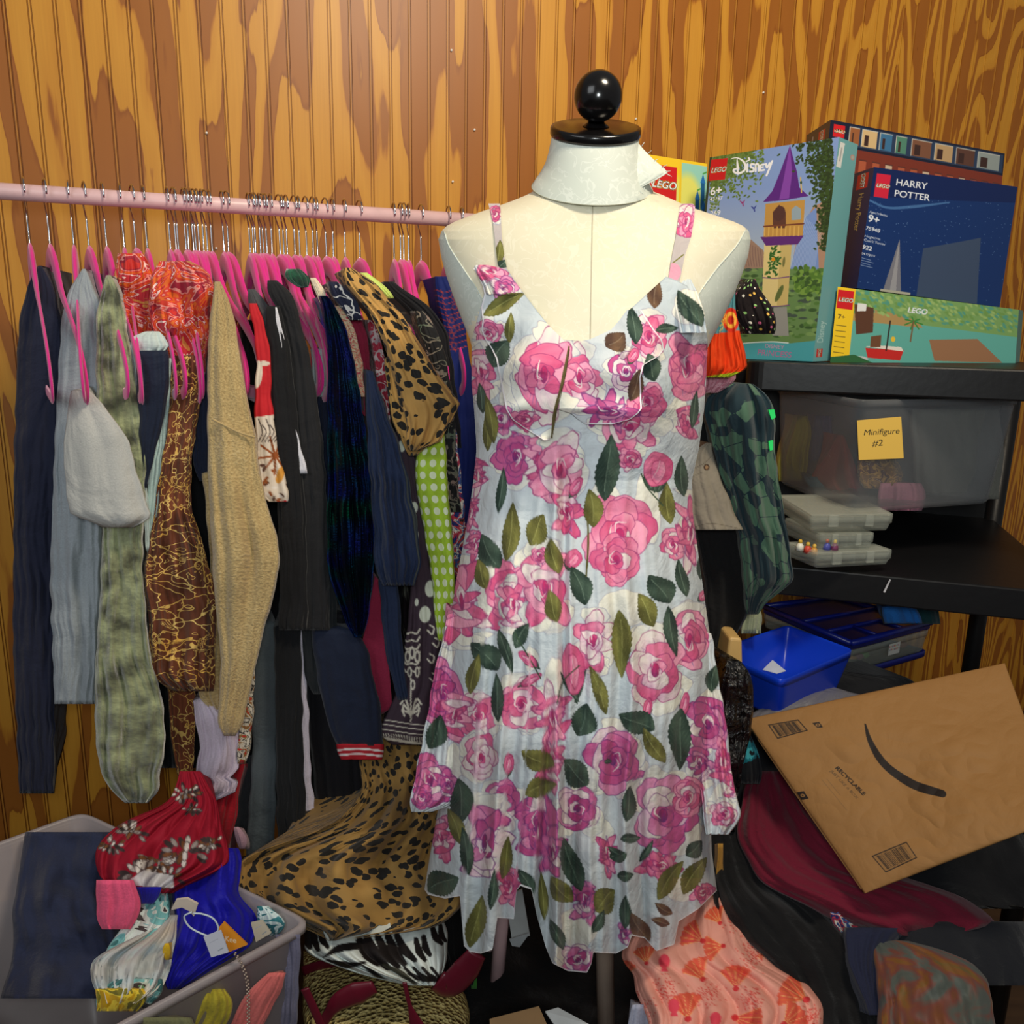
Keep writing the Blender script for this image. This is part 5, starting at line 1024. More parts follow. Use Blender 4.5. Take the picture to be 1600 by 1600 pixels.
# blue tub, blue-lidded organiser
M_blue = plain('blue_plastic', (16, 60, 200), .32, 0, .5, 0, 0, .02); M_dblue = plain('dark_blue_plastic', (20, 36, 140), .35, 0, .5)
zt = P(1222, 1064, 1.2)[2]
rim = [Pz(1230, 977, zt), Pz(1334, 1016, zt), Pz(1222, 1064, zt), Pz(1116, 1016, zt)]
tag(tub('blue_tub', M_blue, rim, .078, .84, .07), 'empty bright blue plastic tub with a rounded rim', 'tub')
pq = [P(1207, 1031, 1.30), P(1228, 1048, 1.28), P(1214, 1052, 1.26), P(1192, 1046, 1.28)]
tag(box3('paper_slip', pq + [q - [0, 0, .001] for q in pq], plain('paper', (196, 204, 226), .7)), 'white paper slip lying inside the blue tub', 'paper')
org = thing('organiser_case', 'blue-lidded clear organiser case behind the blue tub', 'organiser', loc=tuple(Pz(1300, 1000, zt)))
def organiser():
    z = P(1310, 1003, 1.5)[2]; q = [Pz(1302, 936, z), Pz(1455, 975, z), Pz(1312, 1006, z), Pz(1192, 950, z)]; q = [q[0], q[1], q[1] + (q[3] - q[0]) * 1.0, q[3]]; q[2] = Pz(1330, 1008, z)
    zz = np.array([0, 0, 1.0]); own(tub('base', M_case, [p - zz * .012 for p in q], .05, .97, .05), org); own(tub('base_trim', M_dblue, [p - zz * .058 for p in q], .012, .99, .05), org)
    own(box3('lid', [p + zz * .002 for p in q] + [p - zz * .012 for p in q], plastic('blue_tint', (30, 40, 120), .6, .2), bev=.004), org)
    cen = sum(q) / 4
    for a, b in ((0, 1), (1, 2), (2, 3), (3, 0)): own(tube('lid_rim', [q[a] + zz * .004, q[b] + zz * .004], .006, M_dblue, n=8), org)
    for k in (.45, .72): a, b = q[0] * (1 - k) + q[1] * k, q[3] * (1 - k) + q[2] * k; own(tube('lid_rib', [a + zz * .004, b + zz * .004], .004, M_dblue, n=8), org)
    for k in (.33, .66): a, b = (q[0] * .28 + q[1] * .72) * (1 - k) + (q[3] * .28 + q[2] * .72) * k, q[1] * (1 - k) + q[2] * k; own(tube('lid_rib', [a + zz * .004, b + zz * .004], .003, M_dblue, n=8), org)
    m = q[2] * .55 + q[1] * .45; d = (q[1] - q[2]) / np.linalg.norm(q[1] - q[2]); nrm = np.array([d[1], -d[0], 0]) * .004
    lc = Cv(0, 0, 40, 24, 3, (226, 224, 216)); 
    for k in range(14): lc.ell(3 + k * 2.6, 6 + (k * 7) % 14, 2, 2, 0, [(200, 120, 120), (140, 150, 160), (220, 180, 120)][k % 3])
    f = np.array([m + nrm - zz * .018, m + d * .035 + nrm - zz * .018, m + d * .035 + nrm - zz * .042, m + nrm - zz * .042]); own(printed_faces('paper_label', [(f, lc, 60, 40)], Mp_card, None), org)
    for k, (cl, t_) in enumerate((('d89040', .12), ('a04878', .2), ('58b040', .27), ('b86050', .75))):
        p = q[2] * (1 - t_) + q[1] * t_ - zz * .04 - nrm * 4; tag(tube('toy_piece', [p - [0.008, 0, 0], p, p + [.008, 0, .003]], [.005, .007, .004], plain('bit' + cl, hexc(cl), .4), n=8), ['orange toy piece at the left of the organiser case', 'magenta toy piece inside the organiser case', 'green round toy piece inside the organiser case', 'red-brown toy piece right of the organiser label'][k], 'toy piece', 'toy pieces in the organiser case')
organiser()
tag(box3('wooden_block', hexa([(1140, 996), (1160, 998), (1161, 1044), (1134, 1040)], [1.2] * 4, [-.01, .3, 0]), plain('pine', (206, 168, 104), .5), bev=.005), 'pale wooden board end left of the blue tub', 'board')
M_bagk = plain('black_film', (16, 16, 18), .16, 0, .6, 40, 1.0)
wd2 = N('black_film_bag'); wd2.bump(wd2.noise(wd2.coord(kind='Object'), 38, 5, 1.2), 1.0, .02); M_bagk = wd2.done((14, 14, 16), .2, .7)
drape('plastic_bag', M_bagk, '1034:1136,1158 1045:1130,1170 1060:1126,1177 1090:1124,1178 1130:1126,1176 1160:1130,1170 1190:1134,1162 1240:1130,1154 1300:1122,1148', 1.16, 'black plastic bag bunched right of the dress', 'bag', back=.12, lump=.01)
# things hanging on the end of the shelf
GE = 'clothes heaped on the end of the shelf'
def shelf_clothes():
    drape('black_trousers', cloth('121214'), '640:1080,1120 700:1080,1140 760:1084,1150 830:1086,1166 900:1100,1168 975:1106,1166 990:1106,1150 1010:1108,1138 1040:1112,1134 1110:1110,1134', 1.26, 'black trousers hanging straight down beside the camouflage leggings', 'trousers', GE, back=.15, folds=(2, .3))
    c = Cv(1060, 685, 1170, 840, 2.5, (140, 132, 118)); c.ell(1104, 730, 4.5, 5, 0, (60, 44, 36)); c.ell(1104, 730, 2.6, 3, 0, (150, 120, 90)); c.stroke([(1080, 734), (1100, 724), (1112, 712)], .9, (96, 88, 78)); c.stroke([(1078, 826), (1110, 818), (1156, 826)], .8, (100, 92, 80)); c.stroke([(1072, 748), (1098, 738)], .8, (104, 96, 84))
    drape('khaki_shorts', printed('khaki_cotton', .9, .1, .5), '692:1104,1112 704:1080,1114 730:1072,1120 780:1072,1140 810:1074,1152 820:1078,1156 828:1080,1162', 1.2, 'khaki cotton shorts with a dark button', 'shorts', GE, canvas=c, back=.08, folds=(1.5, .3))
    cam_ = drape('camouflage_leggings', M_camo, '600:1140,1176 608:1110,1192 622:1098,1204 645:1100,1212 680:1108,1210 720:1118,1212 770:1136,1220 830:1152,1230 880:1160,1238 920:1162,1240 932:1164,1200 955:1166,1190 960:1170,1184', (1.2, 1.24), 'dark green camouflage jersey leggings draped over the shelf end', 'leggings', GE, back=.15, folds=(2.6, .9), bulge=.8)
    M_neon = plain('neon_green', (40, 226, 110), .5); 
    for pts in (((1201, 641), (1210, 640), (1212, 652), (1206, 656), (1203, 648)), ((1201, 690), (1208, 688), (1208, 703), (1203, 704))):
        p = np.array([P(x, y, 1.165) for x, y in pts]); n = len(p); own(mkmesh('neon_trim', np.vstack([p, p + [0, .004, 0]]), [tuple(range(n))[::-1], tuple(range(n, 2 * n))] + [(i, (i + 1) % n, (i + 1) % n + n, i + n) for i in range(n)], M_neon, smooth=False), cam_)
    drape('pink_paisley_scarf', lines('pink_paisley', (176, 110, 126), (226, 180, 190), 60, .08, (150, 60, 90)), '560:1100,1140 580:1100,1148 595:1100,1156 605:1100,1150 614:1100,1122', 1.17, 'dusty pink paisley cloth under the orange ruffled sleeve', 'scarf', GE, back=.1)
    c = Cv(1085, 430, 1180, 600, 2.5, (222, 66, 18)); c.poly([(1085, 430), (1180, 430), (1180, 515), (1150, 517), (1120, 521), (1085, 526)], (84, 140, 146))
    for k in range(3): c.ell(1142, 500, 13 - k * 4, 19 - k * 6, 0, [(206, 50, 30), (226, 170, 60), (190, 40, 30)][k])
    for k in range(4): c.stroke([(1124, 518 - k * 8), (1130 + k, 510 - k * 6), (1127, 500 - k * 6)], 1.3, (226, 190, 70))
    for k in range(14): x = 1098 + k * 5.5; c.poly([(x, 579 + (1168 - x) * .14), (x + 6, 579 + (1162 - x) * .14), (x + 6, 590 + (1162 - x) * .14), (x, 590 + (1168 - x) * .14)], (178, 196, 40)); c.ell(x + 3, 585 + (1165 - x) * .14, 1.4, 2.2, 0, (96, 110, 30))
    drape('orange_ruffled_sleeve', printed('folk_print', .8, .2, .3), '438:1140,1152 470:1128,1148 500:1115,1152 518:1104,1156 540:1100,1162 560:1099,1166 575:1098,1168 584:1098,1168 590:1098,1140', 1.13, 'bright orange ruffled sleeve with a lime trim behind the dress form', 'sleeve', GE, canvas=c, back=.1, folds=(3, .7))
    drape('polka_dot_top', dots('multi_dots', (26, 18, 20), (220, 200, 120), 140, .3, .75, True, 1.0), '436:1166,1180 448:1152,1180 462:1146,1198 480:1144,1208 500:1150,1214 515:1156,1213 522:1166,1210', 1.22, 'black top with multicoloured polka dots beside the tower box', 'top', GE, back=.1, lump=.008)
    drape('pale_clear_bag', cloth('a8ae8c', .4), '940:1160,1180 960:1158,1192 990:1158,1190', 1.36, 'crumpled greenish bag left of the blue lid', 'bag', GE, back=.05, lump=.006)
    drape('dark_teal_cloth', cloth('163c40'), '925:1372,1450 955:1376,1470 975:1380,1470', 1.5, 'dark teal cloth behind the organiser case', 'cloth', GE, back=.08)
    drape('blue_cloth', cloth('2468b4'), '948:1378,1430 960:1380,1440 974:1382,1440', 1.46, 'bright blue crumpled cloth right of the organiser case', 'cloth', GE, back=.06)
shelf_clothes()
# ================================================================ PAPER MAILER
def mailer():
    c = Cv(0, 0, 400, 300, 2.2, (146, 106, 60)); A, Bq, Cq, Dq = (1164, 1124), (1570, 1036), (1660, 1278), (1352, 1396)
    def uv(px, py):   # inverse bilinear
        u, v = .5, .5
        for _ in range(12):
            f = lambda u, v: ((A[0] * (1 - u) + Bq[0] * u) * (1 - v) + (Dq[0] * (1 - u) + Cq[0] * u) * v - px, (A[1] * (1 - u) + Bq[1] * u) * (1 - v) + (Dq[1] * (1 - u) + Cq[1] * u) * v - py)
            f0 = f(u, v); e = 1e-4; fu, fv = f(u + e, v), f(u, v + e); J = np.array([[(fu[0] - f0[0]) / e, (fv[0] - f0[0]) / e], [(fu[1] - f0[1]) / e, (fv[1] - f0[1]) / e]]); d = np.linalg.solve(J, -np.array(f0)); u, v = u + d[0], v + d[1]
        return u * 400, v * 300
    T = lambda cx, cy: uv(1080 + cx / 5, 1100 + cy / 5)
    K = (34, 26, 22)
    def bar(q):
        q = [np.array(T(*p)) for p in q]; c.poly(q, (140, 102, 58))
        for a, b in zip(q, q[1:] + q[:1]): c.stroke([a, b], 1.6, K, smooth=False)
        r = np.random.default_rng(1)
        for k in range(20): t = .1 + .8 * k / 20 + r.random() * .015; a = q[0] * (1 - t) + q[1] * t; b = q[3] * (1 - t) + q[2] * t; c.stroke([a * .9 + b * .1, a * .1 + b * .9], .5 + 1.4 * r.random(), K, .8, smooth=False)
    bar([(605, 165), (835, 125), (905, 205), (675, 268)]); bar([(1415, 1190), (1680, 1080), (1760, 1200), (1520, 1312)])
    for q in ([(945, 148), (1000, 140), (1030, 182), (985, 186)], [(822, 690), (880, 680), (918, 738), (862, 752)]):
        q = [T(*p) for p in q]; c.poly(q, K); m = np.mean(q, 0); c.ell(m[0], m[1], 3.5, 2.6, 0, (146, 106, 60)); c.ell(m[0], m[1], 1.4, 1.1, 0, K)
    c.stroke([T(1360, 160), T(1390, 270), T(1450, 390), T(1520, 480), T(1620, 560), T(1760, 640), T(1960, 700)], [3, 8, 12, 14, 16, 16, 13], K)
    a, b = np.array(T(1122, 500)), np.array(T(1372, 745)); an = math.atan2(*(b - a)[::-1]); L = np.linalg.norm(b - a)
    c.text('RECYCLABLE', a[0], a[1], L / 6.6, K, an, offset=.035)
    a, b = np.array(T(1085, 525)), np.array(T(1310, 765)); an2 = math.atan2(*(b - a)[::-1]); c.text('JUST LIKE A BOX', a[0], a[1], np.linalg.norm(b - a) / 8.3, (70, 54, 40), an2)
    for o_, e_ in (((1060, 585), (1165, 715)), ((1020, 590), (1215, 830))):
        a, b = np.array(T(*o_)), np.array(T(*e_)); c.stroke([a, (a + b) / 2, b], 1, (110, 84, 54), .7)
    R, Nn = 420, 560; v, u = np.mgrid[0:1:R * 1j, 0:1:Nn * 1j]
    px = (A[0] * (1 - u) + Bq[0] * u) * (1 - v) + (Dq[0] * (1 - u) + Cq[0] * u) * v; py = (A[1] * (1 - u) + Bq[1] * u) * (1 - v) + (Dq[1] * (1 - u) + Cq[1] * u) * v
    px = px + np.where(u < .03, 1, 0) * 0; Yd = 1.2 * (1 - u) * (1 - v) + 1.16 * u * (1 - v) + .92 * u * v + .98 * (1 - u) * v
    env = (np.sin(math.pi * np.clip(u, 0, 1)) * np.sin(math.pi * v)) ** .4
    Yd = Yd - .016 * env - .0035 * noise2(u * 400, v * 300, 8, 40) * env - .0016 * np.abs(noise2(u * 400, v * 300, 9, 18)) * env
    Fr = P(px, py, Yd); Bk = P(px, py, Yd) + np.array([.0, .012, -.012]) * (.3 + env)[..., None]
    col = c.sample(u * 400, v * 300); V = np.vstack([Fr.reshape(-1, 3), Bk.reshape(-1, 3)]); g1 = gridfaces(R, Nn); k = R * Nn
    e = np.concatenate([np.arange(Nn), Nn * np.arange(1, R) + Nn - 1, (R - 1) * Nn + np.arange(Nn - 2, -1, -1), Nn * np.arange(R - 2, 0, -1)]); e2 = np.roll(e, -1)
    faces = np.vstack([g1, g1[:, ::-1] + k, np.stack([e, e2, e2 + k, e + k], -1)])
    o = mkmesh('paper_mailer', V, faces, printed('kraft_paper', .7, .3, .25, wsc=20), col=np.vstack([col.reshape(-1, 3)] * 2)); tag(o, 'large brown kraft paper mailer with barcodes and a black curved arrow', 'mailer')
mailer()
# ================================================================ HEAPS OF CLOTHES, LOWER RIGHT
GR = 'clothes heaped at the lower right'
def heap():
    drape('burgundy_jumper', cloth('641228'), '1205:1178,1222 1225:1162,1240 1260:1160,1260 1300:1148,1300 1320:1152,1320 1345:1172,1350 1370:1178,1400 1388:1200,1480 1410:1250,1520 1440:1300,1560 1456:1350,1560 1462:1380,1500', (1.25, 1.02), 'burgundy jumper lying under the kraft paper mailer', 'jumper', GR, back=.18, folds=(2.5, .5), lump=.006, bulge=.5)
    drape('teal_floral_cloth', swirl('teal_floral', [(0, (14, 20, 26)), (.5, (20, 110, 124)), (.58, (60, 160, 170)), (.66, (20, 30, 36))], 14, 1.5), '1140:1140,1168 1170:1142,1184 1200:1144,1192 1225:1146,1188', 1.2, 'black cloth with teal flowers between the plastic bag and mailer', 'cloth', GR, back=.15, lump=.006)
    drape('black_jacket', cloth('0f0f11'), '1290:1108,1160 1320:1106,1176 1350:1106,1190 1380:1110,1220 1420:1118,1300 1460:1140,1340 1510:1200,1370 1560:1230,1380 1640:1230,1390', (1.18, .9), 'black jacket heaped between the burgundy jumper and coral dress', 'jacket', GR, back=.25, lump=.008, folds=(3, .5))
    drape('gold_trim_cloth', cloth('a87c34'), '1318:1122,1130 1340:1120,1129 1372:1118,1132', 1.1, 'thin gold fold beside the black jacket', 'cloth', GR, back=.03)
    drape('navy_jumper', cloth('1e2238'), '1450:1320,1420 1480:1318,1392 1520:1330,1376 1560:1350,1380 1586:1358,1384', (1.0, .9), 'navy jumper edge right of the black jacket', 'jumper', GR, back=.15)
    drape('tie_dye_cloth', swirl('tie_dye', [(0, (46, 52, 50)), (.42, (80, 86, 80)), (.52, (112, 62, 52)), (.6, (120, 76, 34)), (.7, (96, 84, 40))], 14, 2, 'LINEAR'), '1470:1366,1420 1490:1362,1500 1520:1368,1540 1560:1372,1550 1640:1370,1560', (.98, .86), 'tie-dye cloth of grey, rust and mustard at the right edge', 'cloth', GR, back=.15, lump=.006)
    drape('patterned_cloth', M_mult, '1425:1296,1350 1445:1300,1358 1462:1316,1350', 1.02, 'small patch of blue and yellow print below the burgundy jumper', 'cloth', GR, back=.05)
    drape('dark_print_cloth', cloth('1a1c22'), '1440:1340,1600 1480:1350,1620 1540:1380,1620', (1.06, .98), 'dark cloth under the right end of the burgundy jumper', 'cloth', GR, back=.1)
    c = Cv(930, 1360, 1320, 1640, 2.2, (226, 158, 142)); r = np.random.default_rng(3)
    def shell(x, y, s, ang, k):
        col = [(222, 84, 60), (214, 74, 84), (228, 110, 60)][k % 3]; a = math.radians(ang)
        pts = [(x, y)] + [(x + s * math.cos(a + t) * (1 + .06 * (i % 2)), y - s * math.sin(a + t) * (1 + .06 * (i % 2))) for i, t in enumerate(np.linspace(-.75, .75, 13))]
        c.poly(pts, (220, 96, 74))
        for t in np.linspace(-.72, .72, 9): c.stroke([(x, y), (x + s * .96 * math.cos(a + t), y - s * .96 * math.sin(a + t))], [1, 3.4], col if int(round(t * 5.5)) % 2 else (238, 170, 110), smooth=False)
        c.ell(x, y, s * .14, s * .12, 0, (206, 56, 60))
    for k, (x, y, s, an) in enumerate([(1098, 1530, 34, 120), (1150, 1545, 36, 92), (1260, 1562, 44, 150), (1130, 1478, 30, 190), (1098, 1470, 34, 150), (1125, 1442, 26, 120), (1075, 1592, 40, 100), (1148, 1590, 42, -20), (1010, 1505, 26, 100), (1225, 1600, 36, 40), (1040, 1480, 26, 120), (1120, 1400, 26, 150), (970, 1530, 30, 80), (1190, 1500, 10, 100)]): shell(x, y, s, an, k)
    for x, y in [(1158, 1438), (1175, 1492), (1108, 1552), (1175, 1560), (1040, 1545), (1265, 1590), (1000, 1580), (1030, 1440)]:
        for k in range(90): c.ell(x + r.normal() * 10, y + r.normal() * 11, 1.3, .9, r.random() * 3, (210, 78, 70))
    for x, y in [(1184, 1463), (1038, 1502), (1053, 1572), (1118, 1592)]: c.ell(x, y, 9, 11, 0, (222, 72, 90)); c.poly([(x - 3, y + 8), (x + 3, y + 8), (x + 6, y + 16), (x - 6, y + 16)], (222, 72, 90))
    drape('coral_shell_dress', printed('shell_print', .8, .2, .3), '1372:1080,1118 1385:1060,1126 1410:1040,1145 1440:1000,1168 1470:978,1190 1500:968,1210 1515:985,1228 1530:992,1262 1550:994,1280 1570:1000,1296 1590:1012,1297 1640:1020,1300', (1.13, .88), 'coral pink dress printed with red seashells at the foot of the dress form', 'dress', GR, canvas=c, back=.2, folds=(3, .6), bulge=.5)
    drape('dark_floor_cloth', cloth('101012'), '1330:560,1150 1400:560,1160 1500:600,1180 1560:640,1200 1680:560,1220', (1.73, 1.55, 1.40, 1.27, 1.15), 'added black cloth covering the floor to keep it dark behind the dress form', 'blanket', GR, back=.1, lump=.01, folds=(5, .4), bulge=.1)  # added black cloth hides the wood floor so this area stays dark
    drape('pale_blue_cloth', cloth('9ea2b6'), '1570:988,1012 1600:980,1016 1640:976,1020', .93, 'pale blue cloth under the coral dress', 'cloth', GR, back=.06)
heap()
# ================================================================ LOWER MIDDLE AND LEFT
GL = 'clothes heaped at the lower left'
def low_left():
    drape('leopard_skirt', M_leo2, '1140:560,690 1180:560,700 1240:568,706 1290:520,706 1330:400,706 1336:376,704 1360:368,702 1390:366,714 1405:376,736 1425:390,712 1440:440,694 1452:480,686 1462:510,652 1470:514,530', (1.34, 1.02), 'long leopard spotted skirt spread below the rack', 'skirt', GL, back=.2, folds=(3.2, 1.5), bulge=.2, lump=.003)
    c = Cv(470, 1430, 710, 1550, 2.6, (206, 214, 210)); K = (22, 16, 16)
    for x0, y0, x1, y1, w_ in [(478, 1450, 484, 1480, 9), (488, 1444, 497, 1484, 8), (500, 1450, 512, 1480, 7), (562, 1470, 590, 1505, 11), (574, 1466, 606, 1512, 11), (590, 1464, 622, 1510, 10), (606, 1462, 632, 1506, 10), (620, 1462, 648, 1500, 9), (650, 1468, 664, 1500, 7), (662, 1464, 672, 1492, 7), (676, 1450, 690, 1474, 7), (688, 1446, 696, 1470, 6)]:
        c.stroke([(x0, y0), ((x0 + x1) / 2 - 2, (y0 + y1) / 2 + 3), (x1, y1)], [w_ * 1.1, w_ * 1.6, w_ * .8], K)
    c.stroke([(504, 1496), (530, 1482), (556, 1478)], [2, 12, 12], K); c.stroke([(510, 1500), (545, 1508), (570, 1504)], [3, 10, 4], K)
    for k in range(5): c.stroke([(566 + k * 4, 1508 + k * 2), (586 + k * 4, 1526 + k)], 2, K)
    for k in range(7): c.stroke([(632 + k * 7, 1512 + (k % 2) * 9), (650 + k * 6, 1528), (664 + k * 3, 1532)], 5, K)
    c.stroke([(600, 1508), (625, 1520), (650, 1538)], [5, 9, 4], (60, 58, 46))
    for x in range(480, 700, 9): c.stroke([(x, 1536), (x + 8, 1528)], 2, K, .5)
    drape('zebra_scarf', printed('zebra_print', .7, .3, .3), '1436:476,692 1450:474,698 1470:474,700 1490:476,700 1500:500,698 1512:530,696 1522:560,690 1532:590,684 1540:640,680', (1.1, .98), 'black and white zebra striped cloth below the leopard skirt', 'cloth', GL, canvas=c, back=.12, folds=(3, .4), bulge=.5)
    n = N('woven_straw'); co = n.coord(kind='Object'); v = n.n('ShaderNodeTexVoronoi', i_Scale=150.0); n.l(co, v.inputs['Vector']); col = n.ramp(n.math('ADD', n.math('MULTIPLY', v.outputs['Distance'], .8), n.math('MULTIPLY', n.noise(co, 40, 3), .4)), [(.15, (104, 88, 44)), (.45, (172, 150, 88)), (.75, (206, 188, 124))])
    n.bump(v.outputs['Distance'], 1.0, .01); M_straw = n.done(col, .7, .3)
    bag = drape('straw_bag', M_straw, '1486:474,500 1500:474,600 1520:474,690 1540:474,720 1570:472,734 1600:474,734 1660:500,720', (1.2, .97), 'woven straw handbag with burgundy leather handles', 'handbag', None, back=.16, bulge=.5, folds=(1, .05), jit=.5)
    M_lea = plain('burgundy_leather', (92, 16, 34), .32, 0, .5)
    def strap_(name, pts, rad, Y):
        q = smoothpath([(*p,) for p in pts], 40); V, f = tubeV(P(q[:, 0], q[:, 1], Y), np.interp(np.linspace(0, 1, 40), np.linspace(0, 1, len(rad)), rad), 12, flat=.35, nrm=(0, 1, 0)); own(mkmesh(name, V, f, M_lea), bag)
    strap_('handle', [(474, 1518), (520, 1504), (590, 1500), (640, 1505)], [.010, .008, .008], 1.13); strap_('handle', [(476, 1545), (490, 1575), (505, 1610)], [.006, .006], .93)
    strap_('handle', [(500, 1605), (525, 1570), (548, 1556), (585, 1542)], [.007, .008, .015, .018, .010], .95); strap_('handle', [(632, 1535), (640, 1570), (654, 1610)], [.003, .003, .012], .93); strap_('handle', [(684, 1532), (700, 1540), (722, 1522), (745, 1490)], [.018, .02, .02, .014], .98)
    drape('purple_jumper', cloth('2e1e60'), '1470:748,840 1500:744,850 1560:744,850 1600:760,846 1620:764,840', (1.52, 1.44, 1.36), 'deep purple jumper on the floor beside the pink rack leg', 'jumper', GL, back=.1)
    drape('black_hoodie', cloth('131315'), '1380:700,800 1420:690,760 1470:690,752 1500:700,745 1540:710,740', 1.3, 'black hoodie behind the hem of the dress', 'hoodie', GL, back=.15)
    M_cardb = plain('cardboard', (150, 116, 76), .7)
    tag(box3('cardboard_box', hexa([(765, 1592), (842, 1572), (872, 1640), (770, 1660)], [.98, 1.0, .95, .93], [0, .02, -.04]), M_cardb), 'brown cardboard box corner on the floor below the dress hem', 'box')
    tag(box3('paper_sheet', hexa([(852, 1580), (872, 1574), (920, 1600), (880, 1620)], [1.0, 1.0, .96, .96], [0, .0, -.002]), plain('white_paper', (206, 208, 206), .6)), 'white sheet of paper right of the cardboard box', 'paper')
    tag(box3('care_label_card', hexa([(790, 1400), (816, 1390), (828, 1462), (800, 1470)], [1.3, 1.3, 1.28, 1.28], [0, .003, 0]), plain('label_card', (196, 200, 200), .5)), 'white printed card behind the gap in the dress hem', 'card')
    tag(box3('care_label_card', hexa([(796, 1468), (828, 1458), (812, 1480), (800, 1478)], [1.24] * 4, [0, .002, 0]), plain('label_card2', (180, 186, 190), .5)), 'small folded white card under the printed card', 'card')
    drape('green_wrapper', cloth('4c9c3c', .4), '1440:742,752 1500:738,748 1545:736,744', 1.3, 'bright green wrapper edge beside the rack leg', 'wrapper', GL, back=.02)
    castor = tag(mkmesh('castor', *tubeV([P(774, 1545, 1.33), P(772, 1556, 1.325), P(770, 1566, 1.32)], [.012, .017, .012], 16), M_clear), 'clear acrylic foot under the pink rack leg', 'foot'); own(castor, rack); del castor['category']; del castor['label']
    # bin of clothes
    z = P(478, 1442, .98)[2]; A = Pz(482, 1440, z); B = Pz(60, 1668, z); d = (B - A); nrm = np.array([-d[1], d[0], 0]) / np.linalg.norm(d); nrm = nrm if nrm[1] > 0 else -nrm
    q = [B + nrm * .34 + [-.2, 0, 0], A + nrm * .34 + [-.2, 0, 0], A, B]
    binL = thing('storage_bin', 'large frosted plastic bin overflowing with clothes at the lower left', 'bin', loc=tuple(A * [1, 1, 0])); MB_ = plastic('frosted_plastic', (186, 176, 178), .55, .35)
    own(tub('bin_body', MB_, q, z - .02, .86, .05, lip=.02), binL)
    cen = sum(q) / 4
    for nm, h, rows, Y, lb in [('yellow_blouse', 'a89a30', '1545:300,352 1575:270,372 1600:260,350 1660:240,340', .9, 'yellow cloth seen through the side of the frosted bin'), ('coral_blouse', 'cc6864', '1520:420,448 1545:390,440 1570:372,430 1600:360,410 1660:350,400', .9, 'coral cloth seen through the side of the frosted bin'), ('olive_blouse', '6a6a4a', '1590:200,300 1640:200,320 1700:200,340', .84, 'olive cloth low in the frosted bin'), ('grey_blouse', '6c6c84', '1460:430,470 1520:440,468 1600:430,464 1660:400,460', .97, 'slate cloth at the right end inside the frosted bin')]:
        drape(nm, cloth(h), rows, Y, lb, 'top', GL, back=.03, lump=.004)
    # on top
    rc = Cv(150, 1200, 400, 1440, 2.4, (150, 22, 44)); r = np.random.default_rng(9)
    def fl(x, y, s, n=16, cols=((214, 206, 198), (150, 140, 136), (60, 50, 50), (120, 76, 46))):
        for k in range(n): a = r.random() * 6.28; rr = s * r.random() ** .6; rc.ell(x + rr * math.cos(a), y + rr * .6 * math.sin(a), s * .26, s * .12, a, cols[k % len(cols)], edge=(60, 50, 52), ew=.7)
    for x, y, s in [(290, 1240, 22), (205, 1300, 26), (245, 1345, 30), (290, 1330, 34), (220, 1365, 34), (262, 1370, 26), (300, 1265, 14), (175, 1320, 20), (330, 1318, 20)]: fl(x, y, s, 26)
    rc.poly([(200, 1376), (225, 1360), (270, 1368), (272, 1388), (240, 1386), (212, 1384)], (206, 204, 206))
    drape('red_floral_scarf', printed('red_floral_print', .75, .2, .4), '1205:280,312 1230:276,330 1255:262,340 1280:200,345 1300:170,350 1320:150,356 1340:150,360 1360:150,350 1380:160,300 1396:200,270', (1.18, 1.02), 'crimson cloth with cream and brown floral print heaped over the bin', 'scarf', GL, canvas=rc, back=.12, folds=(3, .5), lump=.006, bulge=.4)
    bl = drape('royal_blue_dress', cloth('16149a', .6, .05), '1325:290,372 1345:276,382 1370:270,374 1400:268,370 1420:274,396 1440:272,404 1465:266,400 1490:262,380 1505:256,346 1525:252,316 1540:256,290 1546:262,282', (1.1, .93), 'royal blue satin dress lying over the edge of the frosted bin', 'dress', GL, back=.08, folds=(3, .7), lump=.007, bulge=.6)
    for pts in [((268, 1420), (275, 1406), (292, 1404), (309, 1413), (303, 1432), (296, 1424), (284, 1418), (268, 1422))]:
        p = np.array([P(x, y, .90 - .0) for x, y in pts]); nn = len(p); own(mkmesh('satin_label', np.vstack([p, p + [0, .003, 0]]), [tuple(range(nn))[::-1], tuple(range(nn, 2 * nn))] + [(i, (i + 1) % nn, (i + 1) % nn + nn, i + nn) for i in range(nn)], plain('satin_label', (200, 186, 172), .35), smooth=False), bl)
    own(tube('tag_string', P(*np.array(smoothpath([(300, 1425), (288, 1432), (296, 1448), (318, 1460), (330, 1462), (341, 1452), (334, 1436), (316, 1428), (302, 1427)], 50)).T, .885), .0011, plain('string', (190, 204, 214), .6), n=6), bl)
    def tag_(name, pts, col, label, Y, txt=None, cat='tag'):
        p = np.array([P(x, y, Y) for x, y in pts]); cv_ = Cv(0, 0, 40, 40, 4, col)
        if txt: cv_.text(txt, 8, 22, 13, (246, 226, 190), .5, shear=.3, offset=.01)
        else: cv_.stroke([(8, 14), (28, 12)], 1.2, (180, 184, 196)); cv_.stroke([(20, 32), (32, 30)], 2, (150, 160, 170))
        o = printed_faces(name, [(p, cv_, 70, 70), (p[[1, 0, 3, 2]] + [0, .0015, 0], col, 2, 2)], Mp_card, None)
        if label: tag(o, label, cat)
        return o
    own(tag_('price_tag', [(318, 1464), (345, 1454), (357, 1488), (330, 1496)], (206, 208, 220), None, .88), bl)
    tag_('orange_tag', [(340, 1452), (350, 1440), (387, 1476), (352, 1490)], (232, 150, 44), 'orange hang tag with white lettering beside the white price tag', .89, 'Kee')
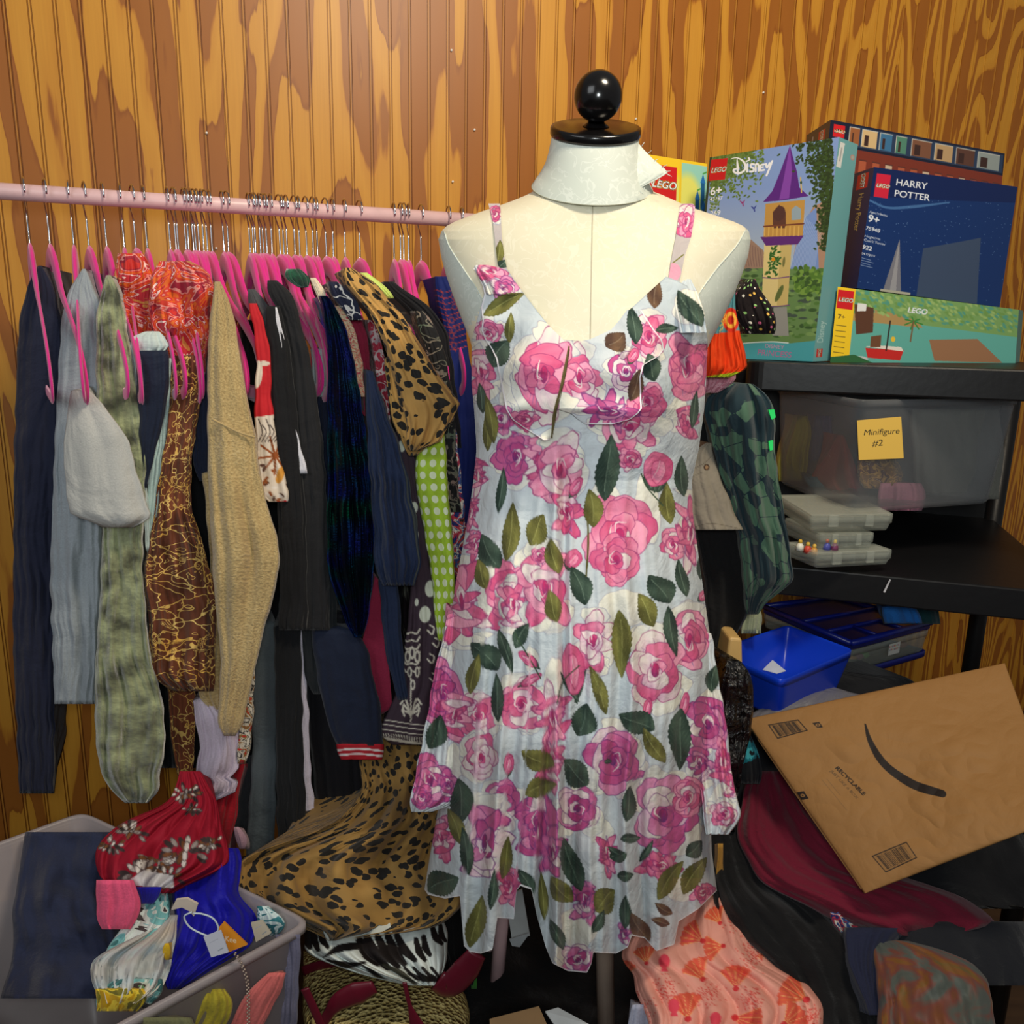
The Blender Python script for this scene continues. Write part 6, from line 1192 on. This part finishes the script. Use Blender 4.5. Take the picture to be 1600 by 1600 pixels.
    cr = swirl('cream_satin', [(0, (198, 188, 180)), (.45, (226, 216, 200)), (.6, (186, 196, 200)), (.75, (206, 170, 130))], 5, 1, 'LINEAR')
    drape('cream_satin_skirt', cr, '1430:262,278 1450:235,276 1470:200,274 1490:150,272 1510:140,266 1530:140,262 1550:150,250 1568:160,220', (1.0, .86), 'cream satin skirt in thick folds left of the blue dress', 'skirt', GL, back=.1, folds=(5, 1.2), bulge=.5)
    drape('teal_print_blouse', swirl('teal_print', [(0, (60, 110, 112)), (.46, (120, 180, 180)), (.54, (206, 214, 208)), (.6, (70, 60, 60)), (.7, (110, 150, 110))], 26, 1.5), '1395:226,262 1420:205,268 1450:190,262 1475:170,236 1490:165,212', (1.02, .96), 'teal and cream leafy print top behind the cream skirt', 'top', GL, back=.08, lump=.006)
    drape('teal_print_scarf', swirl('teal_print2', [(0, (60, 110, 112)), (.46, (120, 180, 180)), (.54, (206, 214, 208)), (.6, (70, 60, 60)), (.7, (110, 150, 110))], 30, 1.5), '1530:180,254 1545:150,256 1560:150,250 1575:150,230', .88, 'teal leafy cloth under the cream skirt', 'scarf', GL, back=.06, lump=.004)
    drape('teal_striped_top', swirl('teal_stripe', [(0, (40, 110, 120)), (.47, (206, 224, 224)), (.55, (60, 130, 140))], 40, 1), '1416:402,420 1432:404,440 1446:398,458 1462:408,430', 1.0, 'teal and white striped cloth at the right corner of the bin', 'top', GL, back=.05)
    tag_('card_tag', [(392, 1442), (410, 1438), (424, 1458), (400, 1472)], (206, 196, 176), 'cream paper tag at the right corner of the bin', .93)
    drape('hot_pink_top', cloth('ee5a80'), '1375:150,208 1395:150,218 1420:150,222 1440:150,214 1452:160,204', .97, 'hot pink top at the left edge of the heap', 'top', GL, back=.06)
    drape('blue_underlayer', cloth('16149a'), '1386:212,252 1400:216,250 1412:220,240', .99, 'royal blue fold between the hot pink top and print cloth', 'cloth', GL, back=.04)
    drape('yellow_flower_top', swirl('yellow_mum', [(0, (206, 160, 20)), (.48, (230, 200, 60)), (.55, (130, 120, 40))], 60, 1), '1545:150,226 1560:150,232 1580:150,216', .86, 'mustard yellow floral top at the bottom left', 'top', GL, back=.05, lump=.003)
    drape('yellow_scarf', cloth('d4aa20'), '1474:258,264 1485:252,266 1500:258,264', .9, 'small yellow fold beside the blue dress', 'scarf', GL, back=.02)
    drape('pink_floral_cuff', cloth('b08c98'), '1292:366,374 1305:366,388 1318:370,386 1326:374,382', 1.15, 'dusty pink cuff hanging left of the leopard skirt', 'cuff', GL, back=.05)
    drape('denim_pile', cloth('2a3048'), '1300:40,180 1360:30,180 1420:20,180 1500:20,200 1560:0,210', (1.15, .98), 'navy clothes piled in the bin at the far left', 'clothes', GL, back=.15, lump=.012)
    # chain: beads
    ch = smoothpath([(366, 1488), (374, 1500), (381, 1515), (386, 1532), (388, 1560), (388, 1610)], 44); pts = P(ch[:, 0], ch[:, 1], .865); VV, FF = [], []
    for i in range(0, 43, 1):
        d = pts[min(i + 1, 43)] - pts[i]; s = np.array([.0011 * (-1) ** i, 0, 0]); v, f = tubeV([pts[i] + s, pts[i] + s + d * .5, pts[i] + s + d * .95], [.0008, .0015, .0008], 6); FF += [tuple(j + len(VV) for j in g_) for g_ in f]; VV += list(v)
    tag(mkmesh('silver_chain', VV, FF, M_steel), 'thin braided silver chain hanging over the side of the frosted bin', 'chain')
low_left()
# small shiny nails in the panelling
for i, (x, y) in enumerate([(323, 208), (705, 79), (707, 284), (741, 203), (1192, 145), (993, 186), (338, 388)]):
    d = P(x, y, 1.0) - CAM; t = (WY - CAM[1] + WS * CAM[0]) / (d[1] - WS * d[0]); p = CAM + d * t
    nail = tube('wall_nail', [p + wn * .004, p - wn * .002], .0022, plain('nail_head', (236, 232, 224), .3), n=10)
    tag(nail, ['nail head in the panelling above the red blouses', 'nail head in the panelling near the top middle', 'nail head in the panelling just above the rail', 'nail head in the panelling left of the neck cap', 'nail head in the panelling above the tower box', 'nail head in the panelling right of the neck cap', 'nail head in the panelling just below the rail'][i], 'nail', 'nails in the panelling')
drape('dark_blanket', cloth('16171b'), '1060:1150,1420 1100:1146,1480 1180:1142,1540 1300:1150,1600 1420:1170,1640', (1.42, 1.34, 1.26, 1.2), 'dark blanket piled under the blue tub and the kraft paper mailer', 'blanket', GR, back=.3, lump=.006, folds=(4, .4), bulge=.15, bdir=(0, 1, 0))
drape('plastic_wrap', cloth('6c6a70', .35), '1082:1266,1330 1094:1210,1400 1108:1180,1400 1124:1166,1300', (1.3, 1.26), 'crumpled grey plastic wrap between the blue tub and the paper mailer', 'wrap', GR, back=.06, lump=.006)
